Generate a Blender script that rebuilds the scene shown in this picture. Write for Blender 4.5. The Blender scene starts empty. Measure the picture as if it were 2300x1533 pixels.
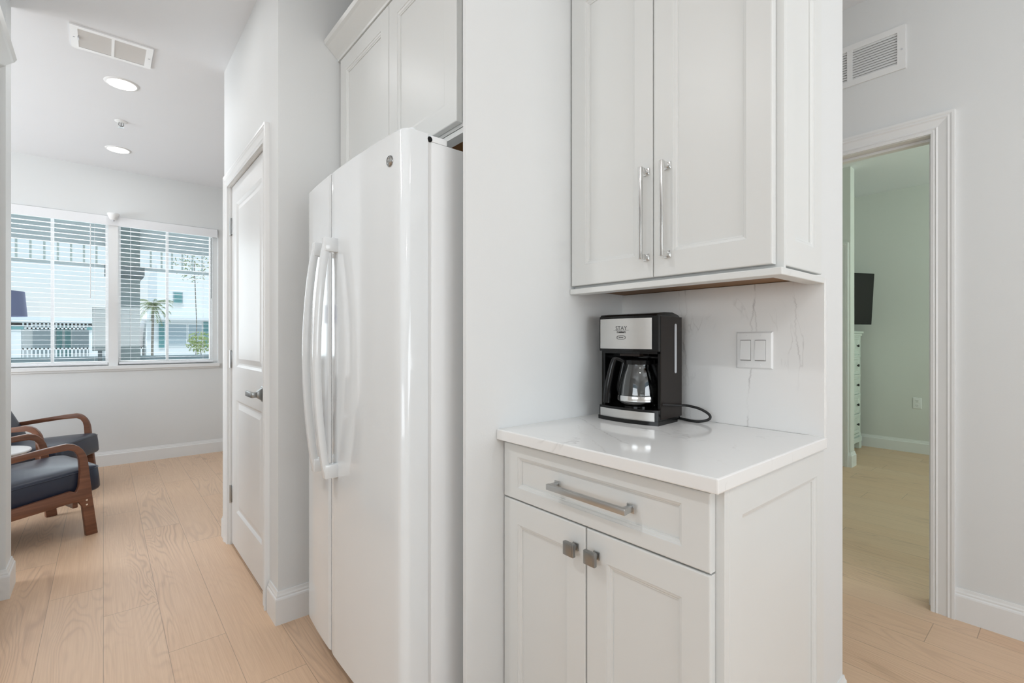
import bpy, bmesh, math, random
from mathutils import Vector, Matrix

# ------------------------------------------------------------------ camera, world, exposure
SC = bpy.context.scene
COL = SC.collection
W_PX = 2300.0
F_PX = 1083.6
cam_data = bpy.data.cameras.new('camera')
cam_data.sensor_fit = 'HORIZONTAL'
cam_data.sensor_width = 36.0
cam_data.lens = 36.0 * F_PX / W_PX
cam_data.shift_y = -3.44 / W_PX
cam_data.clip_start = 0.02
cam_data.clip_end = 400
cam = bpy.data.objects.new('camera', cam_data)
COL.objects.link(cam)
cam.location = (0, 0, 1.1685)
cam.rotation_euler = (math.radians(90), 0, -math.radians(40.266))
SC.camera = cam
SC.view_settings.view_transform = 'Standard'
SC.view_settings.look = 'None'
SC.view_settings.gamma = 1.0
SC.view_settings.use_curve_mapping = False
SC.view_settings.exposure = 0.10

world = bpy.data.worlds.new('world')
SC.world = world
world.use_nodes = True
wn = world.node_tree
wn.nodes.clear()
w_out = wn.nodes.new('ShaderNodeOutputWorld')
w_bg = wn.nodes.new('ShaderNodeBackground')
w_tc = wn.nodes.new('ShaderNodeTexCoord')
w_sep = wn.nodes.new('ShaderNodeSeparateXYZ')
w_ramp = wn.nodes.new('ShaderNodeValToRGB')
w_ramp.color_ramp.elements[0].position = 0.0
w_ramp.color_ramp.elements[0].color = (0.83, 0.87, 0.88, 1)
w_ramp.color_ramp.elements[1].position = 0.5
w_ramp.color_ramp.elements[1].color = (0.50, 0.70, 0.90, 1)
e = w_ramp.color_ramp.elements.new(0.10)
e.color = (0.70, 0.84, 0.92, 1)
wn.links.new(w_tc.outputs['Generated'], w_sep.inputs[0])
wn.links.new(w_sep.outputs['Z'], w_ramp.inputs[0])
wn.links.new(w_ramp.outputs[0], w_bg.inputs['Color'])
w_bg.inputs['Strength'].default_value = 1.0
wn.links.new(w_bg.outputs[0], w_out.inputs[0])

CEIL = 2.762


def area(name, loc, size, power, color=(1, 1, 1), direction=(0, 0, -1), size_y=None, parent=None, spread=180):
    d = bpy.data.lights.new(name, 'AREA')
    d.energy = power
    d.color = color
    if size_y:
        d.shape = 'RECTANGLE'; d.size = size; d.size_y = size_y
    else:
        d.shape = 'DISK'; d.size = size
    d.spread = math.radians(spread)
    o = bpy.data.objects.new(name, d)
    COL.objects.link(o)
    o.location = loc
    o.rotation_euler = Vector(direction).to_track_quat('-Z', 'Y').to_euler()
    return o


# added area lamps acting as daylight; only the front window shows (openings built below)
area('kitchen_window_daylight', (-2.80, -0.2, 1.55), 1.9, 34, (0.90, 0.955, 1.0), (1, 0.1, 1.3), 1.35)
area('rear_fill_lamp', (0.9, -2.85, 1.5), 2.2, 50, (0.90, 0.955, 1.0), (0, 1, 1.2), 1.5)  # unseen fill added behind the camera for soft frontal light
area('living_fill_lamp', (-3.30, 4.5, 1.45), 1.8, 72, (0.88, 0.94, 1.0), (1, 0.0, 0.12), 1.4)  # unseen fill added to brighten the living room
area('bedroom_window_daylight', (4.6, -2.30, 1.5), 1.6, 60, (0.80, 1.0, 0.88), (0.15, 1, 1.5), 1.3)
area('front_window_fill', (0.07, 6.15, 1.62), 1.6, 24, (0.90, 0.95, 1.0), (0, -1, -0.05), 1.3)  # fill added just outside the front window, facing in
LAMP_POWER = 3.2
sun_d = bpy.data.lights.new('sun', 'SUN')
sun_d.energy = 1.5
sun_d.angle = math.radians(3)
sun_o = bpy.data.objects.new('sun', sun_d)
COL.objects.link(sun_o)
sun_o.rotation_euler = Vector((0.10, 0.50, -0.86)).to_track_quat('-Z', 'Y').to_euler()

# ------------------------------------------------------------------ materials
MATS = {}


def srgb(r, g, b):
    def c(v):
        v /= 255.0
        return v / 12.92 if v <= 0.04045 else ((v + 0.055) / 1.055) ** 2.4
    return (c(r), c(g), c(b), 1)


def mat(name, color, rough=0.5, metal=0.0, spec=0.5, coat=0.0, bump=None, mottle=0.0, emis=None, trans=0.0, ior=1.45):
    if name in MATS:
        return MATS[name]
    m = bpy.data.materials.new(name)
    m.use_nodes = True
    nt = m.node_tree
    b = nt.nodes['Principled BSDF']
    b.inputs['Base Color'].default_value = color if len(color) == 4 else (*color, 1)
    b.inputs['Roughness'].default_value = rough
    b.inputs['Metallic'].default_value = metal
    b.inputs['Specular IOR Level'].default_value = spec
    b.inputs['Coat Weight'].default_value = coat
    b.inputs['IOR'].default_value = ior
    b.inputs['Transmission Weight'].default_value = trans
    geo = nt.nodes.new('ShaderNodeNewGeometry')
    if bump or mottle:
        n = nt.nodes.new('ShaderNodeTexNoise')
        n.inputs['Scale'].default_value = bump[0] if bump else 6
        n.inputs['Detail'].default_value = 3
        nt.links.new(geo.outputs['Position'], n.inputs['Vector'])
        if bump:
            bp = nt.nodes.new('ShaderNodeBump')
            bp.inputs['Strength'].default_value = bump[1]
            bp.inputs['Distance'].default_value = 0.002
            nt.links.new(n.outputs['Fac'], bp.inputs['Height'])
            nt.links.new(bp.outputs[0], b.inputs['Normal'])
        if mottle:
            n2 = nt.nodes.new('ShaderNodeTexNoise')
            n2.inputs['Scale'].default_value = 2.5
            nt.links.new(geo.outputs['Position'], n2.inputs['Vector'])
            mx = nt.nodes.new('ShaderNodeMix')
            mx.data_type = 'RGBA'
            c = color if len(color) == 4 else (*color, 1)
            mx.inputs['A'].default_value = c
            mx.inputs['B'].default_value = (c[0] * (1 - mottle), c[1] * (1 - mottle), c[2] * (1 - mottle), 1)
            nt.links.new(n2.outputs['Fac'], mx.inputs['Factor'])
            nt.links.new(mx.outputs['Result'], b.inputs['Base Color'])
    if emis:
        b.inputs['Emission Color'].default_value = (*emis[0], 1)
        b.inputs['Emission Strength'].default_value = emis[1]
    MATS[name] = m
    return m


WALL = mat('wall_paint', (0.775, 0.782, 0.775), 0.6, spec=0.3, bump=(220, 0.10), mottle=0.02)
WALL_B = mat('wall_paint_bedroom', (0.73, 0.735, 0.70), 0.65, spec=0.3, bump=(220, 0.10), mottle=0.02)
CEILM = mat('ceiling_paint', (0.84, 0.855, 0.875), 0.8, spec=0.2, bump=(160, 0.12), mottle=0.02)
TRIM = mat('trim_paint', (0.84, 0.84, 0.83), 0.36, spec=0.5, mottle=0.01)
CAB = mat('cabinet_paint', (0.742, 0.748, 0.730), 0.36, spec=0.5, mottle=0.015)
FRIDGE = mat('fridge_enamel', (0.785, 0.805, 0.81), 0.09, spec=0.5, coat=0.3, mottle=0.01)
FRIDGE_SIDE = mat('fridge_side_enamel', (0.88, 0.89, 0.89), 0.25, spec=0.5, bump=(500, 0.05))  # paler than the doors to offset shade in the fridge gap
GASKET = mat('gasket_grey', (0.70, 0.70, 0.69), 0.6)
NICKEL = mat('brushed_nickel', (0.53, 0.54, 0.54), 0.30, metal=1.0)
NICKEL_D = mat('satin_nickel_dark', (0.34, 0.345, 0.34), 0.30, metal=1.0)
CHROME = mat('polished_nickel', (0.76, 0.76, 0.75), 0.14, metal=1.0)
STEEL = mat('brushed_steel', (0.66, 0.65, 0.63), 0.30, metal=1.0, bump=(400, 0.05))
BLACK = mat('black_plastic', (0.006, 0.006, 0.006), 0.12, spec=0.4)
BLACK_S = mat('black_satin_plastic', (0.020, 0.015, 0.0125), 0.32, spec=0.22)
BLACK_R = mat('black_rubber', (0.02, 0.02, 0.02), 0.55)
GREYP = mat('grey_plastic', (0.62, 0.63, 0.66), 0.3)
WHITEP = mat('white_plastic', (0.85, 0.85, 0.84), 0.30, spec=0.5)
LEATHER = mat('navy_leather', (0.018, 0.024, 0.045), 0.32, spec=0.6, bump=(350, 0.15))
SHADE = mat('navy_linen', (0.21, 0.26, 0.43), 0.8, bump=(500, 0.2))
BRONZE = mat('dark_bronze', (0.05, 0.05, 0.05), 0.4, metal=0.6)
MARBLE_T = mat('white_table_top', (0.80, 0.79, 0.78), 0.3)
BLIND = mat('blind_vinyl', (0.86, 0.86, 0.87), 0.45)
INK = mat('dark_ink', (0.03, 0.03, 0.03), 0.5)
DARK = mat('dark_void', (0.004, 0.004, 0.004), 0.9)
EXT_W = mat('stucco_white', (0.88, 0.90, 0.89), 0.9, mottle=0.03)
EXT_G = mat('stucco_grey_green', (0.80, 0.89, 0.86), 0.9, bump=(80, 0.2))
EXT_T = mat('porch_white_paint', (0.80, 0.84, 0.86), 0.7)
EXT_COL = mat('column_paint_grey', (0.34, 0.40, 0.405), 0.8, mottle=0.06)
EXT_CAP = mat('capital_paint_grey', (0.19, 0.23, 0.245), 0.8)
EXT_TEAL = mat('shutter_teal', (0.16, 0.36, 0.36), 0.7)
EXT_GL = mat('far_window_glass', (0.42, 0.50, 0.53), 0.2)
EXT_GROUND = mat('concrete_ground', (0.82, 0.82, 0.80), 0.95, mottle=0.1)
ROOF = mat('roof_pale', (0.62, 0.64, 0.64), 0.9)
GRASS = mat('lawn', (0.25, 0.32, 0.12), 0.95, mottle=0.3)
LEAF = mat('palm_leaf', (0.30, 0.36, 0.16), 0.7, mottle=0.3)
LEAF_Y = mat('shrub_leaf', (0.42, 0.52, 0.16), 0.7, mottle=0.4)
BARK = mat('palm_bark', (0.30, 0.27, 0.22), 0.95, mottle=0.3)
TVM = mat('tv_screen', (0.010, 0.009, 0.009), 0.12, spec=0.5)
DRESSER = mat('dresser_paint', (0.72, 0.77, 0.72), 0.5, mottle=0.04)


def glass_mat(name, tint=(0.97, 0.985, 0.98), refl=0.06):
    m = bpy.data.materials.new(name)
    m.use_nodes = True
    nt = m.node_tree
    nt.nodes.clear()
    out = nt.nodes.new('ShaderNodeOutputMaterial')
    tr = nt.nodes.new('ShaderNodeBsdfTransparent')
    tr.inputs['Color'].default_value = (*tint, 1)
    gl = nt.nodes.new('ShaderNodeBsdfGlossy')
    gl.inputs['Roughness'].default_value = 0.02
    mx = nt.nodes.new('ShaderNodeMixShader')
    fr = nt.nodes.new('ShaderNodeLayerWeight')
    fr.inputs['Blend'].default_value = 0.25
    mp = nt.nodes.new('ShaderNodeMath')
    mp.operation = 'MULTIPLY_ADD'
    mp.inputs[1].default_value = 0.6
    mp.inputs[2].default_value = refl
    nt.links.new(fr.outputs['Fresnel'], mp.inputs[0])
    nt.links.new(mp.outputs[0], mx.inputs[0])
    nt.links.new(tr.outputs[0], mx.inputs[1])
    nt.links.new(gl.outputs[0], mx.inputs[2])
    nt.links.new(mx.outputs[0], out.inputs[0])
    return m


PANE = glass_mat('window_glass', refl=0.03)
CARAFE_G = glass_mat('carafe_glass', (0.86, 0.87, 0.87), 0.07)


class NT:
    """small node helper"""
    def __init__(self, name):
        self.m = bpy.data.materials.new(name)
        self.m.use_nodes = True
        self.t = self.m.node_tree
        self.b = self.t.nodes['Principled BSDF']
        g = self.t.nodes.new('ShaderNodeNewGeometry')
        s = self.t.nodes.new('ShaderNodeSeparateXYZ')
        self.t.links.new(g.outputs['Position'], s.inputs[0])
        self.pos = g.outputs['Position']
        self.x, self.y, self.z = s.outputs[0], s.outputs[1], s.outputs[2]

    def math(self, op, a, b=None, c=None, clamp=False):
        n = self.t.nodes.new('ShaderNodeMath')
        n.operation = op
        n.use_clamp = clamp
        for i, v in enumerate((a, b, c)):
            if v is None:
                continue
            if isinstance(v, (int, float)):
                n.inputs[i].default_value = v
            else:
                self.t.links.new(v, n.inputs[i])
        return n.outputs[0]

    def vec(self, x, y, z):
        n = self.t.nodes.new('ShaderNodeCombineXYZ')
        for i, v in enumerate((x, y, z)):
            if isinstance(v, (int, float)):
                n.inputs[i].default_value = v
            else:
                self.t.links.new(v, n.inputs[i])
        return n.outputs[0]

    def noise(self, v, scale, detail=2, rough=0.5, dist=0.0, out='Fac'):
        n = self.t.nodes.new('ShaderNodeTexNoise')
        self.t.links.new(v, n.inputs['Vector'])
        n.inputs['Scale'].default_value = scale
        n.inputs['Detail'].default_value = detail
        n.inputs['Roughness'].default_value = rough
        n.inputs['Distortion'].default_value = dist
        return n.outputs[out]

    def white(self, v):
        n = self.t.nodes.new('ShaderNodeTexWhiteNoise')
        n.noise_dimensions = '3D'
        self.t.links.new(v, n.inputs['Vector'])
        return n.outputs['Value']

    def mix(self, f, a, b):
        n = self.t.nodes.new('ShaderNodeMix')
        n.data_type = 'RGBA'
        for k, v in (('Factor', f), ('A', a), ('B', b)):
            if isinstance(v, (int, float)):
                n.inputs[k].default_value = v
            elif isinstance(v, tuple):
                n.inputs[k].default_value = v if len(v) == 4 else (*v, 1)
            else:
                self.t.links.new(v, n.inputs[k])
        return n.outputs['Result']

    def ramp(self, f, stops):
        n = self.t.nodes.new('ShaderNodeValToRGB')
        cr = n.color_ramp
        cr.elements[0].position, cr.elements[0].color = stops[0][0], stops[0][1]
        cr.elements[1].position, cr.elements[1].color = stops[-1][0], stops[-1][1]
        for p, c in stops[1:-1]:
            e2 = cr.elements.new(p)
            e2.color = c
        self.t.links.new(f, n.inputs[0])
        return n.outputs[0]


def g1(v):
    return (v, v, v, 1)


def floor_material():
    k = NT('oak_plank_floor')
    PW, PL = 0.1866, 1.52
    px = k.math('DIVIDE', k.math('ADD', k.x, 18.66), PW)
    ix = k.math('FLOOR', px)
    fx = k.math('FRACT', px)
    r1 = k.white(k.vec(ix, 3.7, 1.3))
    py = k.math('ADD', k.math('DIVIDE', k.math('ADD', k.y, 20), PL), k.math('MULTIPLY', r1, 7.3))
    iy = k.math('FLOOR', py)
    fy = k.math('FRACT', py)
    r2 = k.white(k.vec(ix, iy, 9.1))
    r3 = k.white(k.vec(iy, ix, 4.4))
    # seams
    ex = k.math('MINIMUM', fx, k.math('SUBTRACT', 1.0, fx))
    ey = k.math('MINIMUM', fy, k.math('SUBTRACT', 1.0, fy))
    sx = k.math('LESS_THAN', ex, 0.0050)
    sy = k.math('LESS_THAN', ey, 0.0008)
    seam = k.math('MAXIMUM', sx, sy)
    # cathedral grain: stretched noise contours
    gv = k.vec(k.math('ADD', k.math('MULTIPLY', k.x, 5.2), k.math('MULTIPLY', r2, 40)),
               k.math('ADD', k.math('MULTIPLY', k.y, 0.62), k.math('MULTIPLY', r3, 40)), 0.0)
    base = k.noise(gv, 1.0, 2.2, 0.55, 0.35)
    rings = k.math('SINE', k.math('MULTIPLY', base, 190))
    rings = k.math('POWER', k.math('MULTIPLY_ADD', rings, 0.5, 0.5), 3.0)
    mask = k.noise(gv, 0.9, 1, 0.5)
    mask = k.ramp(mask, [(0.48, g1(0)), (0.66, g1(1))])
    rings = k.math('MULTIPLY', rings, k.math('MULTIPLY_ADD', mask, 0.85, 0.15))
    sv = k.vec(k.math('ADD', k.math('MULTIPLY', k.x, 230), k.math('MULTIPLY', r2, 90)), k.math('MULTIPLY', k.y, 3.2), r3)
    streak = k.noise(sv, 1.0, 3, 0.6)
    broad = k.noise(k.vec(k.math('MULTIPLY', k.x, 9), k.math('MULTIPLY', k.y, 0.9), r2), 1.0, 3, 0.6)
    col = k.mix(streak, (0.62, 0.395, 0.245, 1), (0.90, 0.66, 0.46, 1))
    col = k.mix(k.math('MULTIPLY', broad, 0.45), col, (0.66, 0.42, 0.26, 1))
    col = k.mix(k.math('MULTIPLY', rings, 0.55), col, (0.48, 0.30, 0.20, 1))
    col = k.mix(k.math('MULTIPLY', r2, 0.25), col, (0.80, 0.62, 0.46, 1))
    kn = k.noise(k.vec(k.math('MULTIPLY', k.x, 6), k.math('MULTIPLY', k.y, 3.0), k.math('MULTIPLY', r2, 9)), 1.0, 1)
    kn = k.ramp(kn, [(0.74, g1(0)), (0.82, g1(1))])
    col = k.mix(k.math('MULTIPLY', kn, 0.30), col, (0.30, 0.18, 0.11, 1))
    col = k.mix(k.math('MULTIPLY', seam, 0.55), col, (0.20, 0.13, 0.09, 1))
    k.t.links.new(col, k.b.inputs['Base Color'])
    k.b.inputs['Roughness'].default_value = 0.42
    k.b.inputs['Specular IOR Level'].default_value = 0.4
    bp = k.t.nodes.new('ShaderNodeBump')
    bp.inputs['Strength'].default_value = 0.25
    bp.inputs['Distance'].default_value = 0.001
    h = k.math('SUBTRACT', k.math('MULTIPLY', streak, 0.4), k.math('MULTIPLY', seam, 1.0))
    k.t.links.new(h, bp.inputs['Height'])
    k.t.links.new(bp.outputs[0], k.b.inputs['Normal'])
    return k.m


FLOOR = floor_material()


def quartz(name, a, b, rough=0.12, veins=(), wall=False):
    """white quartz with sparse fine veins; a,b: how the two in-plane axes stretch"""
    k = NT(name)
    v = k.vec(k.math('MULTIPLY', k.x, a), k.math('MULTIPLY', k.y, b[0]), k.math('MULTIPLY', k.z, b[1]))
    n = k.noise(v, 1.0, 5, 0.62, 0.6)
    d = k.math('ABSOLUTE', k.math('SUBTRACT', n, 0.5))
    line = k.ramp(d, [(0.0, g1(1)), (0.004, g1(0.35)), (0.012, g1(0))])
    m = k.noise(k.pos, 5.5, 2, 0.5)
    m = k.ramp(m, [(0.50, g1(0)), (0.66, g1(1))])
    line = k.math('MULTIPLY', line, m)
    cloud = k.noise(k.pos, 3.0, 3, 0.5)
    col = k.mix(cloud, (0.88, 0.875, 0.86, 1), (0.83, 0.825, 0.81, 1))
    col = k.mix(k.math('MULTIPLY', line, 0.50), col, (0.40, 0.38, 0.37, 1))
    # a few long hairline veins wandering along a direction
    for (px, py, dx, dy, amp, sc, wd, st, lo, hi) in veins:
        u = k.math('ADD', k.math('MULTIPLY', k.math('SUBTRACT', k.y, px), dx), k.math('MULTIPLY', k.math('SUBTRACT', k.z if wall else k.x, py), dy))
        v = k.math('SUBTRACT', k.math('MULTIPLY', k.math('SUBTRACT', k.z if wall else k.x, py), dx), k.math('MULTIPLY', k.math('SUBTRACT', k.y, px), dy))
        w1 = k.noise(k.vec(k.math('MULTIPLY', u, sc), px * 7.1, py * 3.3), 1.0, 6, 0.68)
        off = k.math('MULTIPLY', k.math('SUBTRACT', w1, 0.5), amp)
        dd = k.math('ABSOLUTE', k.math('SUBTRACT', v, off))
        ln = k.ramp(k.math('DIVIDE', dd, wd * 1.7), [(0.0, g1(0.85)), (0.22, g1(0.45)), (0.5, g1(0.16)), (1.0, g1(0))])
        gate = k.math('MULTIPLY', k.math('GREATER_THAN', u, lo), k.math('LESS_THAN', u, hi))
        fade = k.ramp(k.noise(k.vec(k.math('MULTIPLY', u, 14), px, py), 1.0, 3, 0.6), [(0.40, g1(0.10)), (0.66, g1(1))])
        ln = k.math('MULTIPLY', k.math('MULTIPLY', ln, gate), k.math('MULTIPLY', fade, st))
        col = k.mix(ln, col, (0.40, 0.38, 0.37, 1))
    k.t.links.new(col, k.b.inputs['Base Color'])
    k.b.inputs['Roughness'].default_value = rough
    k.b.inputs['Specular IOR Level'].default_value = 0.5
    return k.m


QUARTZ = quartz('quartz_top', 2.6, (2.2, 2.2), 0.08, veins=[
    (1.060, 1.180, -0.866, -0.50, 0.05, 9, 0.0030, 0.75, 0.0, 0.40),
    (0.90, 1.02, -0.80, -0.60, 0.06, 10, 0.0022, 0.45, -0.1, 0.25),
    (0.60, 1.38, -0.95, 0.31, 0.05, 9, 0.0020, 0.40, -0.1, 0.2)])
QUARTZ_W = quartz('quartz_splash', 3.0, (4.2, 1.25), 0.14, wall=True, veins=[
    (0.835, 0.90, 0.0, 1.0, 0.055, 9, 0.0030, 0.85, 0.0, 0.45),
    (0.812, 0.90, 0.10, 0.995, 0.05, 11, 0.0022, 0.6, 0.0, 0.45),
    (0.640, 0.90, -0.06, 0.998, 0.05, 9, 0.0028, 0.8, 0.0, 0.45),
    (0.622, 0.90, -0.02, 1.0, 0.05, 12, 0.0024, 0.75, 0.22, 0.45),
    (0.475, 0.90, 0.08, 0.997, 0.06, 10, 0.0024, 0.6, 0.2, 0.45)])


def wood(name, c1, c2, rough=0.35, scale=(3, 40, 40)):
    k = NT(name)
    tc = k.t.nodes.new('ShaderNodeTexCoord')
    mp = k.t.nodes.new('ShaderNodeMapping')
    mp.inputs['Scale'].default_value = scale
    k.t.links.new(tc.outputs['Object'], mp.inputs['Vector'])
    n = k.noise(mp.outputs[0], 1.0, 4, 0.6, 0.8)
    col = k.ramp(n, [(0.3, c1), (0.7, c2)])
    k.t.links.new(col, k.b.inputs['Base Color'])
    k.b.inputs['Roughness'].default_value = rough
    return k.m


WALNUT = wood('walnut', (0.13, 0.050, 0.027, 1), (0.24, 0.100, 0.054, 1), 0.30)
PLY = wood('plywood_brown', (0.20, 0.095, 0.03, 1), (0.27, 0.135, 0.05, 1), 0.6, (6, 3, 3))

# ------------------------------------------------------------------ mesh helpers
LOCS = {}


def bm_new():
    return bmesh.new()


def join(bm, src):
    me = bpy.data.meshes.new('tmp')
    src.to_mesh(me)
    src.free()
    bm.from_mesh(me)
    bpy.data.meshes.remove(me)


def bx(bm, x0, x1, y0, y1, z0, z1, b=0.0, seg=2):
    x0, x1 = min(x0, x1), max(x0, x1)
    y0, y1 = min(y0, y1), max(y0, y1)
    z0, z1 = min(z0, z1), max(z0, z1)
    t = bmesh.new() if b else bm
    vs = [t.verts.new(p) for p in ((x0, y0, z0), (x1, y0, z0), (x1, y1, z0), (x0, y1, z0),
                                   (x0, y0, z1), (x1, y0, z1), (x1, y1, z1), (x0, y1, z1))]
    for f in ((3, 2, 1, 0), (4, 5, 6, 7), (0, 1, 5, 4), (1, 2, 6, 5), (2, 3, 7, 6), (3, 0, 4, 7)):
        t.faces.new([vs[i] for i in f])
    if b:
        bmesh.ops.bevel(t, geom=t.edges[:], offset=b, segments=seg, profile=0.5, affect='EDGES')
        join(bm, t)
    return bm


def prism(bm, pts, fn, a, b, bevel=0.0):
    """extrude polygon pts (2D) between depths a and b; fn(u,v,w)->xyz"""
    t = bmesh.new()
    lo = [t.verts.new(fn(u, v, a)) for u, v in pts]
    hi = [t.verts.new(fn(u, v, b)) for u, v in pts]
    n = len(pts)
    for i in range(n):
        t.faces.new((lo[i], lo[(i + 1) % n], hi[(i + 1) % n], hi[i]))
    t.faces.new(lo[::-1])
    t.faces.new(hi)
    bmesh.ops.recalc_face_normals(t, faces=t.faces[:])
    if bevel:
        es = [e2 for e2 in t.edges if len(e2.link_faces) == 2 and any(len(f.verts) > 4 or n == 4 for f in e2.link_faces)]
        bmesh.ops.bevel(t, geom=es, offset=bevel, segments=2, profile=0.5, affect='EDGES')
    join(bm, t)


def lathe(bm, prof, origin, axis='Z', seg=32, cap=True):
    """prof list of (radius, height)"""
    ox, oy, oz = origin
    rings = []
    for r, h in prof:
        ring = []
        for i in range(seg):
            a = 2 * math.pi * i / seg
            c, s = r * math.cos(a), r * math.sin(a)
            if axis == 'Z':
                p = (ox + c, oy + s, oz + h)
            elif axis == 'X':
                p = (ox + h, oy + c, oz + s)
            else:
                p = (ox + c, oy + h, oz + s)
            ring.append(bm.verts.new(p))
        rings.append(ring)
    for a, b in zip(rings, rings[1:]):
        for i in range(seg):
            bm.faces.new((a[i], a[(i + 1) % seg], b[(i + 1) % seg], b[i]))
    if cap:
        if prof[0][0] > 1e-5:
            bm.faces.new(rings[0][::-1])
        if prof[-1][0] > 1e-5:
            bm.faces.new(rings[-1])


def tube(bm, pts, r, seg=10, closed=False, flat=None):
    """round tube along a polyline; r float or list; flat=(w,h) for a flattened section"""
    P = [Vector(p) for p in pts]
    n = len(P)
    rings = []
    up = Vector((0, 0, 1))
    prev = None
    for i in range(n):
        a = P[i - 1] if (i or closed) else P[i]
        b = P[(i + 1) % n] if (i < n - 1 or closed) else P[i]
        t = (b - a).normalized()
        if prev is None:
            ref = up if abs(t.dot(up)) < 0.95 else Vector((1, 0, 0))
            u = t.cross(ref).normalized()
        else:
            u = (prev - t * prev.dot(t)).normalized()
        prev = u
        v = t.cross(u)
        rr = r[i] if isinstance(r, (list, tuple)) else r
        ring = []
        for k in range(seg):
            an = 2 * math.pi * k / seg
            ring.append(bm.verts.new(P[i] + (u * math.cos(an) + v * math.sin(an)) * rr))
        rings.append(ring)
    m = n if closed else n - 1
    for i in range(m):
        a, b = rings[i], rings[(i + 1) % n]
        for k in range(seg):
            bm.faces.new((a[k], a[(k + 1) % seg], b[(k + 1) % seg], b[k]))
    if not closed:
        bm.faces.new(rings[0][::-1])
        bm.faces.new(rings[-1])


def spline(pts, n=8):
    """catmull-rom"""
    P = [Vector(p) for p in pts]
    out = []
    for i in range(len(P) - 1):
        p0 = P[max(i - 1, 0)]; p1 = P[i]; p2 = P[i + 1]; p3 = P[min(i + 2, len(P) - 1)]
        for k in range(n):
            t = k / n
            out.append(0.5 * ((2 * p1) + (-p0 + p2) * t + (2 * p0 - 5 * p1 + 4 * p2 - p3) * t * t + (-p0 + 3 * p1 - 3 * p2 + p3) * t ** 3))
    out.append(P[-1])
    return out


# mappings (a horizontally, b upward, d into the surface) -> world
def face_mx(x):      # front faces -x
    return lambda a, b, d: (x + d, a, b)


def face_px(x):      # front faces +x
    return lambda a, b, d: (x - d, a, b)


def face_my(y):      # front faces -y
    return lambda a, b, d: (a, y + d, b)


def rings_panel(bm, M, a0, a1, b0, b1, prof):
    """nested rectangles: prof = [(inset_a, inset_b, depth)], last ring filled"""
    prev = None
    for ia, ib, d in prof:
        vs = [bm.verts.new(M(*p, d)) for p in ((a0 + ia, b0 + ib), (a1 - ia, b0 + ib), (a1 - ia, b1 - ib), (a0 + ia, b1 - ib))]
        if prev:
            for i in range(4):
                bm.faces.new((prev[i], prev[(i + 1) % 4], vs[(i + 1) % 4], vs[i]))
        prev = vs
    bm.faces.new(prev)


def shaker(bm, M, a0, a1, b0, b1, t=0.02, sa=0.063, sb=None):
    sb = sa if sb is None else sb
    k = 1.0 if sb > 0.05 else 0.75
    P = [(0.0, 0.0, t), (0.0, 0.0, 0.003), (0.0008, 0.0008, 0.001), (0.003, 0.003, 0.0),
         (sa - 0.001, sb - 0.001, 0.0), (sa, sb, 0.002), (sa + .006 * k, sb + .006 * k, 0.0035),
         (sa + .0085 * k, sb + .0085 * k, 0.0060), (sa + .0115 * k, sb + .0115 * k, 0.0065), (sa + .012 * k, sb + .012 * k, 0.0095)]
    rings_panel(bm, M, a0, a1, b0, b1, P)
    vs = [bm.verts.new(M(*p, t)) for p in ((a0, b0), (a0, b1), (a1, b1), (a1, b0))]
    bm.faces.new(vs)
    bmesh.ops.remove_doubles(bm, verts=bm.verts[:], dist=1e-6)


def sweep_xy(bm, path, prof, side=1):
    """sweep profile [(out, z)] along a polyline in XY; out is to the left (side=1) of travel"""
    P = [Vector((p[0], p[1])) for p in path]
    n = len(P)
    rings = []
    for i in range(n):
        d1 = (P[i] - P[i - 1]).normalized() if i else None
        d2 = (P[i + 1] - P[i]).normalized() if i < n - 1 else None
        if d1 is None: d1 = d2
        if d2 is None: d2 = d1
        n1 = Vector((-d1.y, d1.x)) * side
        n2 = Vector((-d2.y, d2.x)) * side
        m = (n1 + n2)
        m = m / max(1e-6, m.dot(n1))
        rings.append([bm.verts.new((P[i].x + m.x * o, P[i].y + m.y * o, z)) for o, z in prof])
    k = len(prof)
    for a, b in zip(rings, rings[1:]):
        for j in range(k):
            bm.faces.new((a[j], a[(j + 1) % k], b[(j + 1) % k], b[j]))
    bm.faces.new(rings[0][::-1])
    bm.faces.new(rings[-1])


BASE_P = [(0, 0), (0.014, 0), (0.014, 0.100), (0.0125, 0.106), (0.009, 0.110), (0.009, 0.116), (0.006, 0.122), (0.004, 0.133), (0, 0.133)]


def casing(bm, M, a0, a1, b1, b0=0.0, w=0.078, legs=(True, True)):
    """door casing as a mitred frame around the opening a0..a1 x b0..b1 on plane M (negative depth = proud)"""
    k = w / 0.078
    prof = [(0.0, 0.0), (0.0, -0.011), (0.010 * k, -0.013), (0.014 * k, -0.010), (0.018 * k, -0.014), (0.024 * k, -0.011),
            (0.050 * k, -0.015), (0.056 * k, -0.019), (0.062 * k, -0.017), (0.068 * k, -0.020), (0.077 * k, -0.020), (0.078 * k, -0.015), (0.078 * k, 0.0)]
    rings = []
    paths = [lambda o: (a0 - o, b0), lambda o: (a0 - o, b1 + o), lambda o: (a1 + o, b1 + o), lambda o: (a1 + o, b0)]
    for p in paths:
        rings.append([bm.verts.new(M(*p(o), d)) for o, d in prof])
    n = len(prof)
    for a, b in zip(rings, rings[1:]):
        for j in range(n - 1):
            bm.faces.new((a[j], a[j + 1], b[j + 1], b[j]))
    bm.faces.new(rings[0])
    bm.faces.new(rings[-1][::-1])


def shift_of(parent):
    return LOCS.get(parent.name, Vector((0, 0, 0))) if parent else Vector((0, 0, 0))


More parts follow.
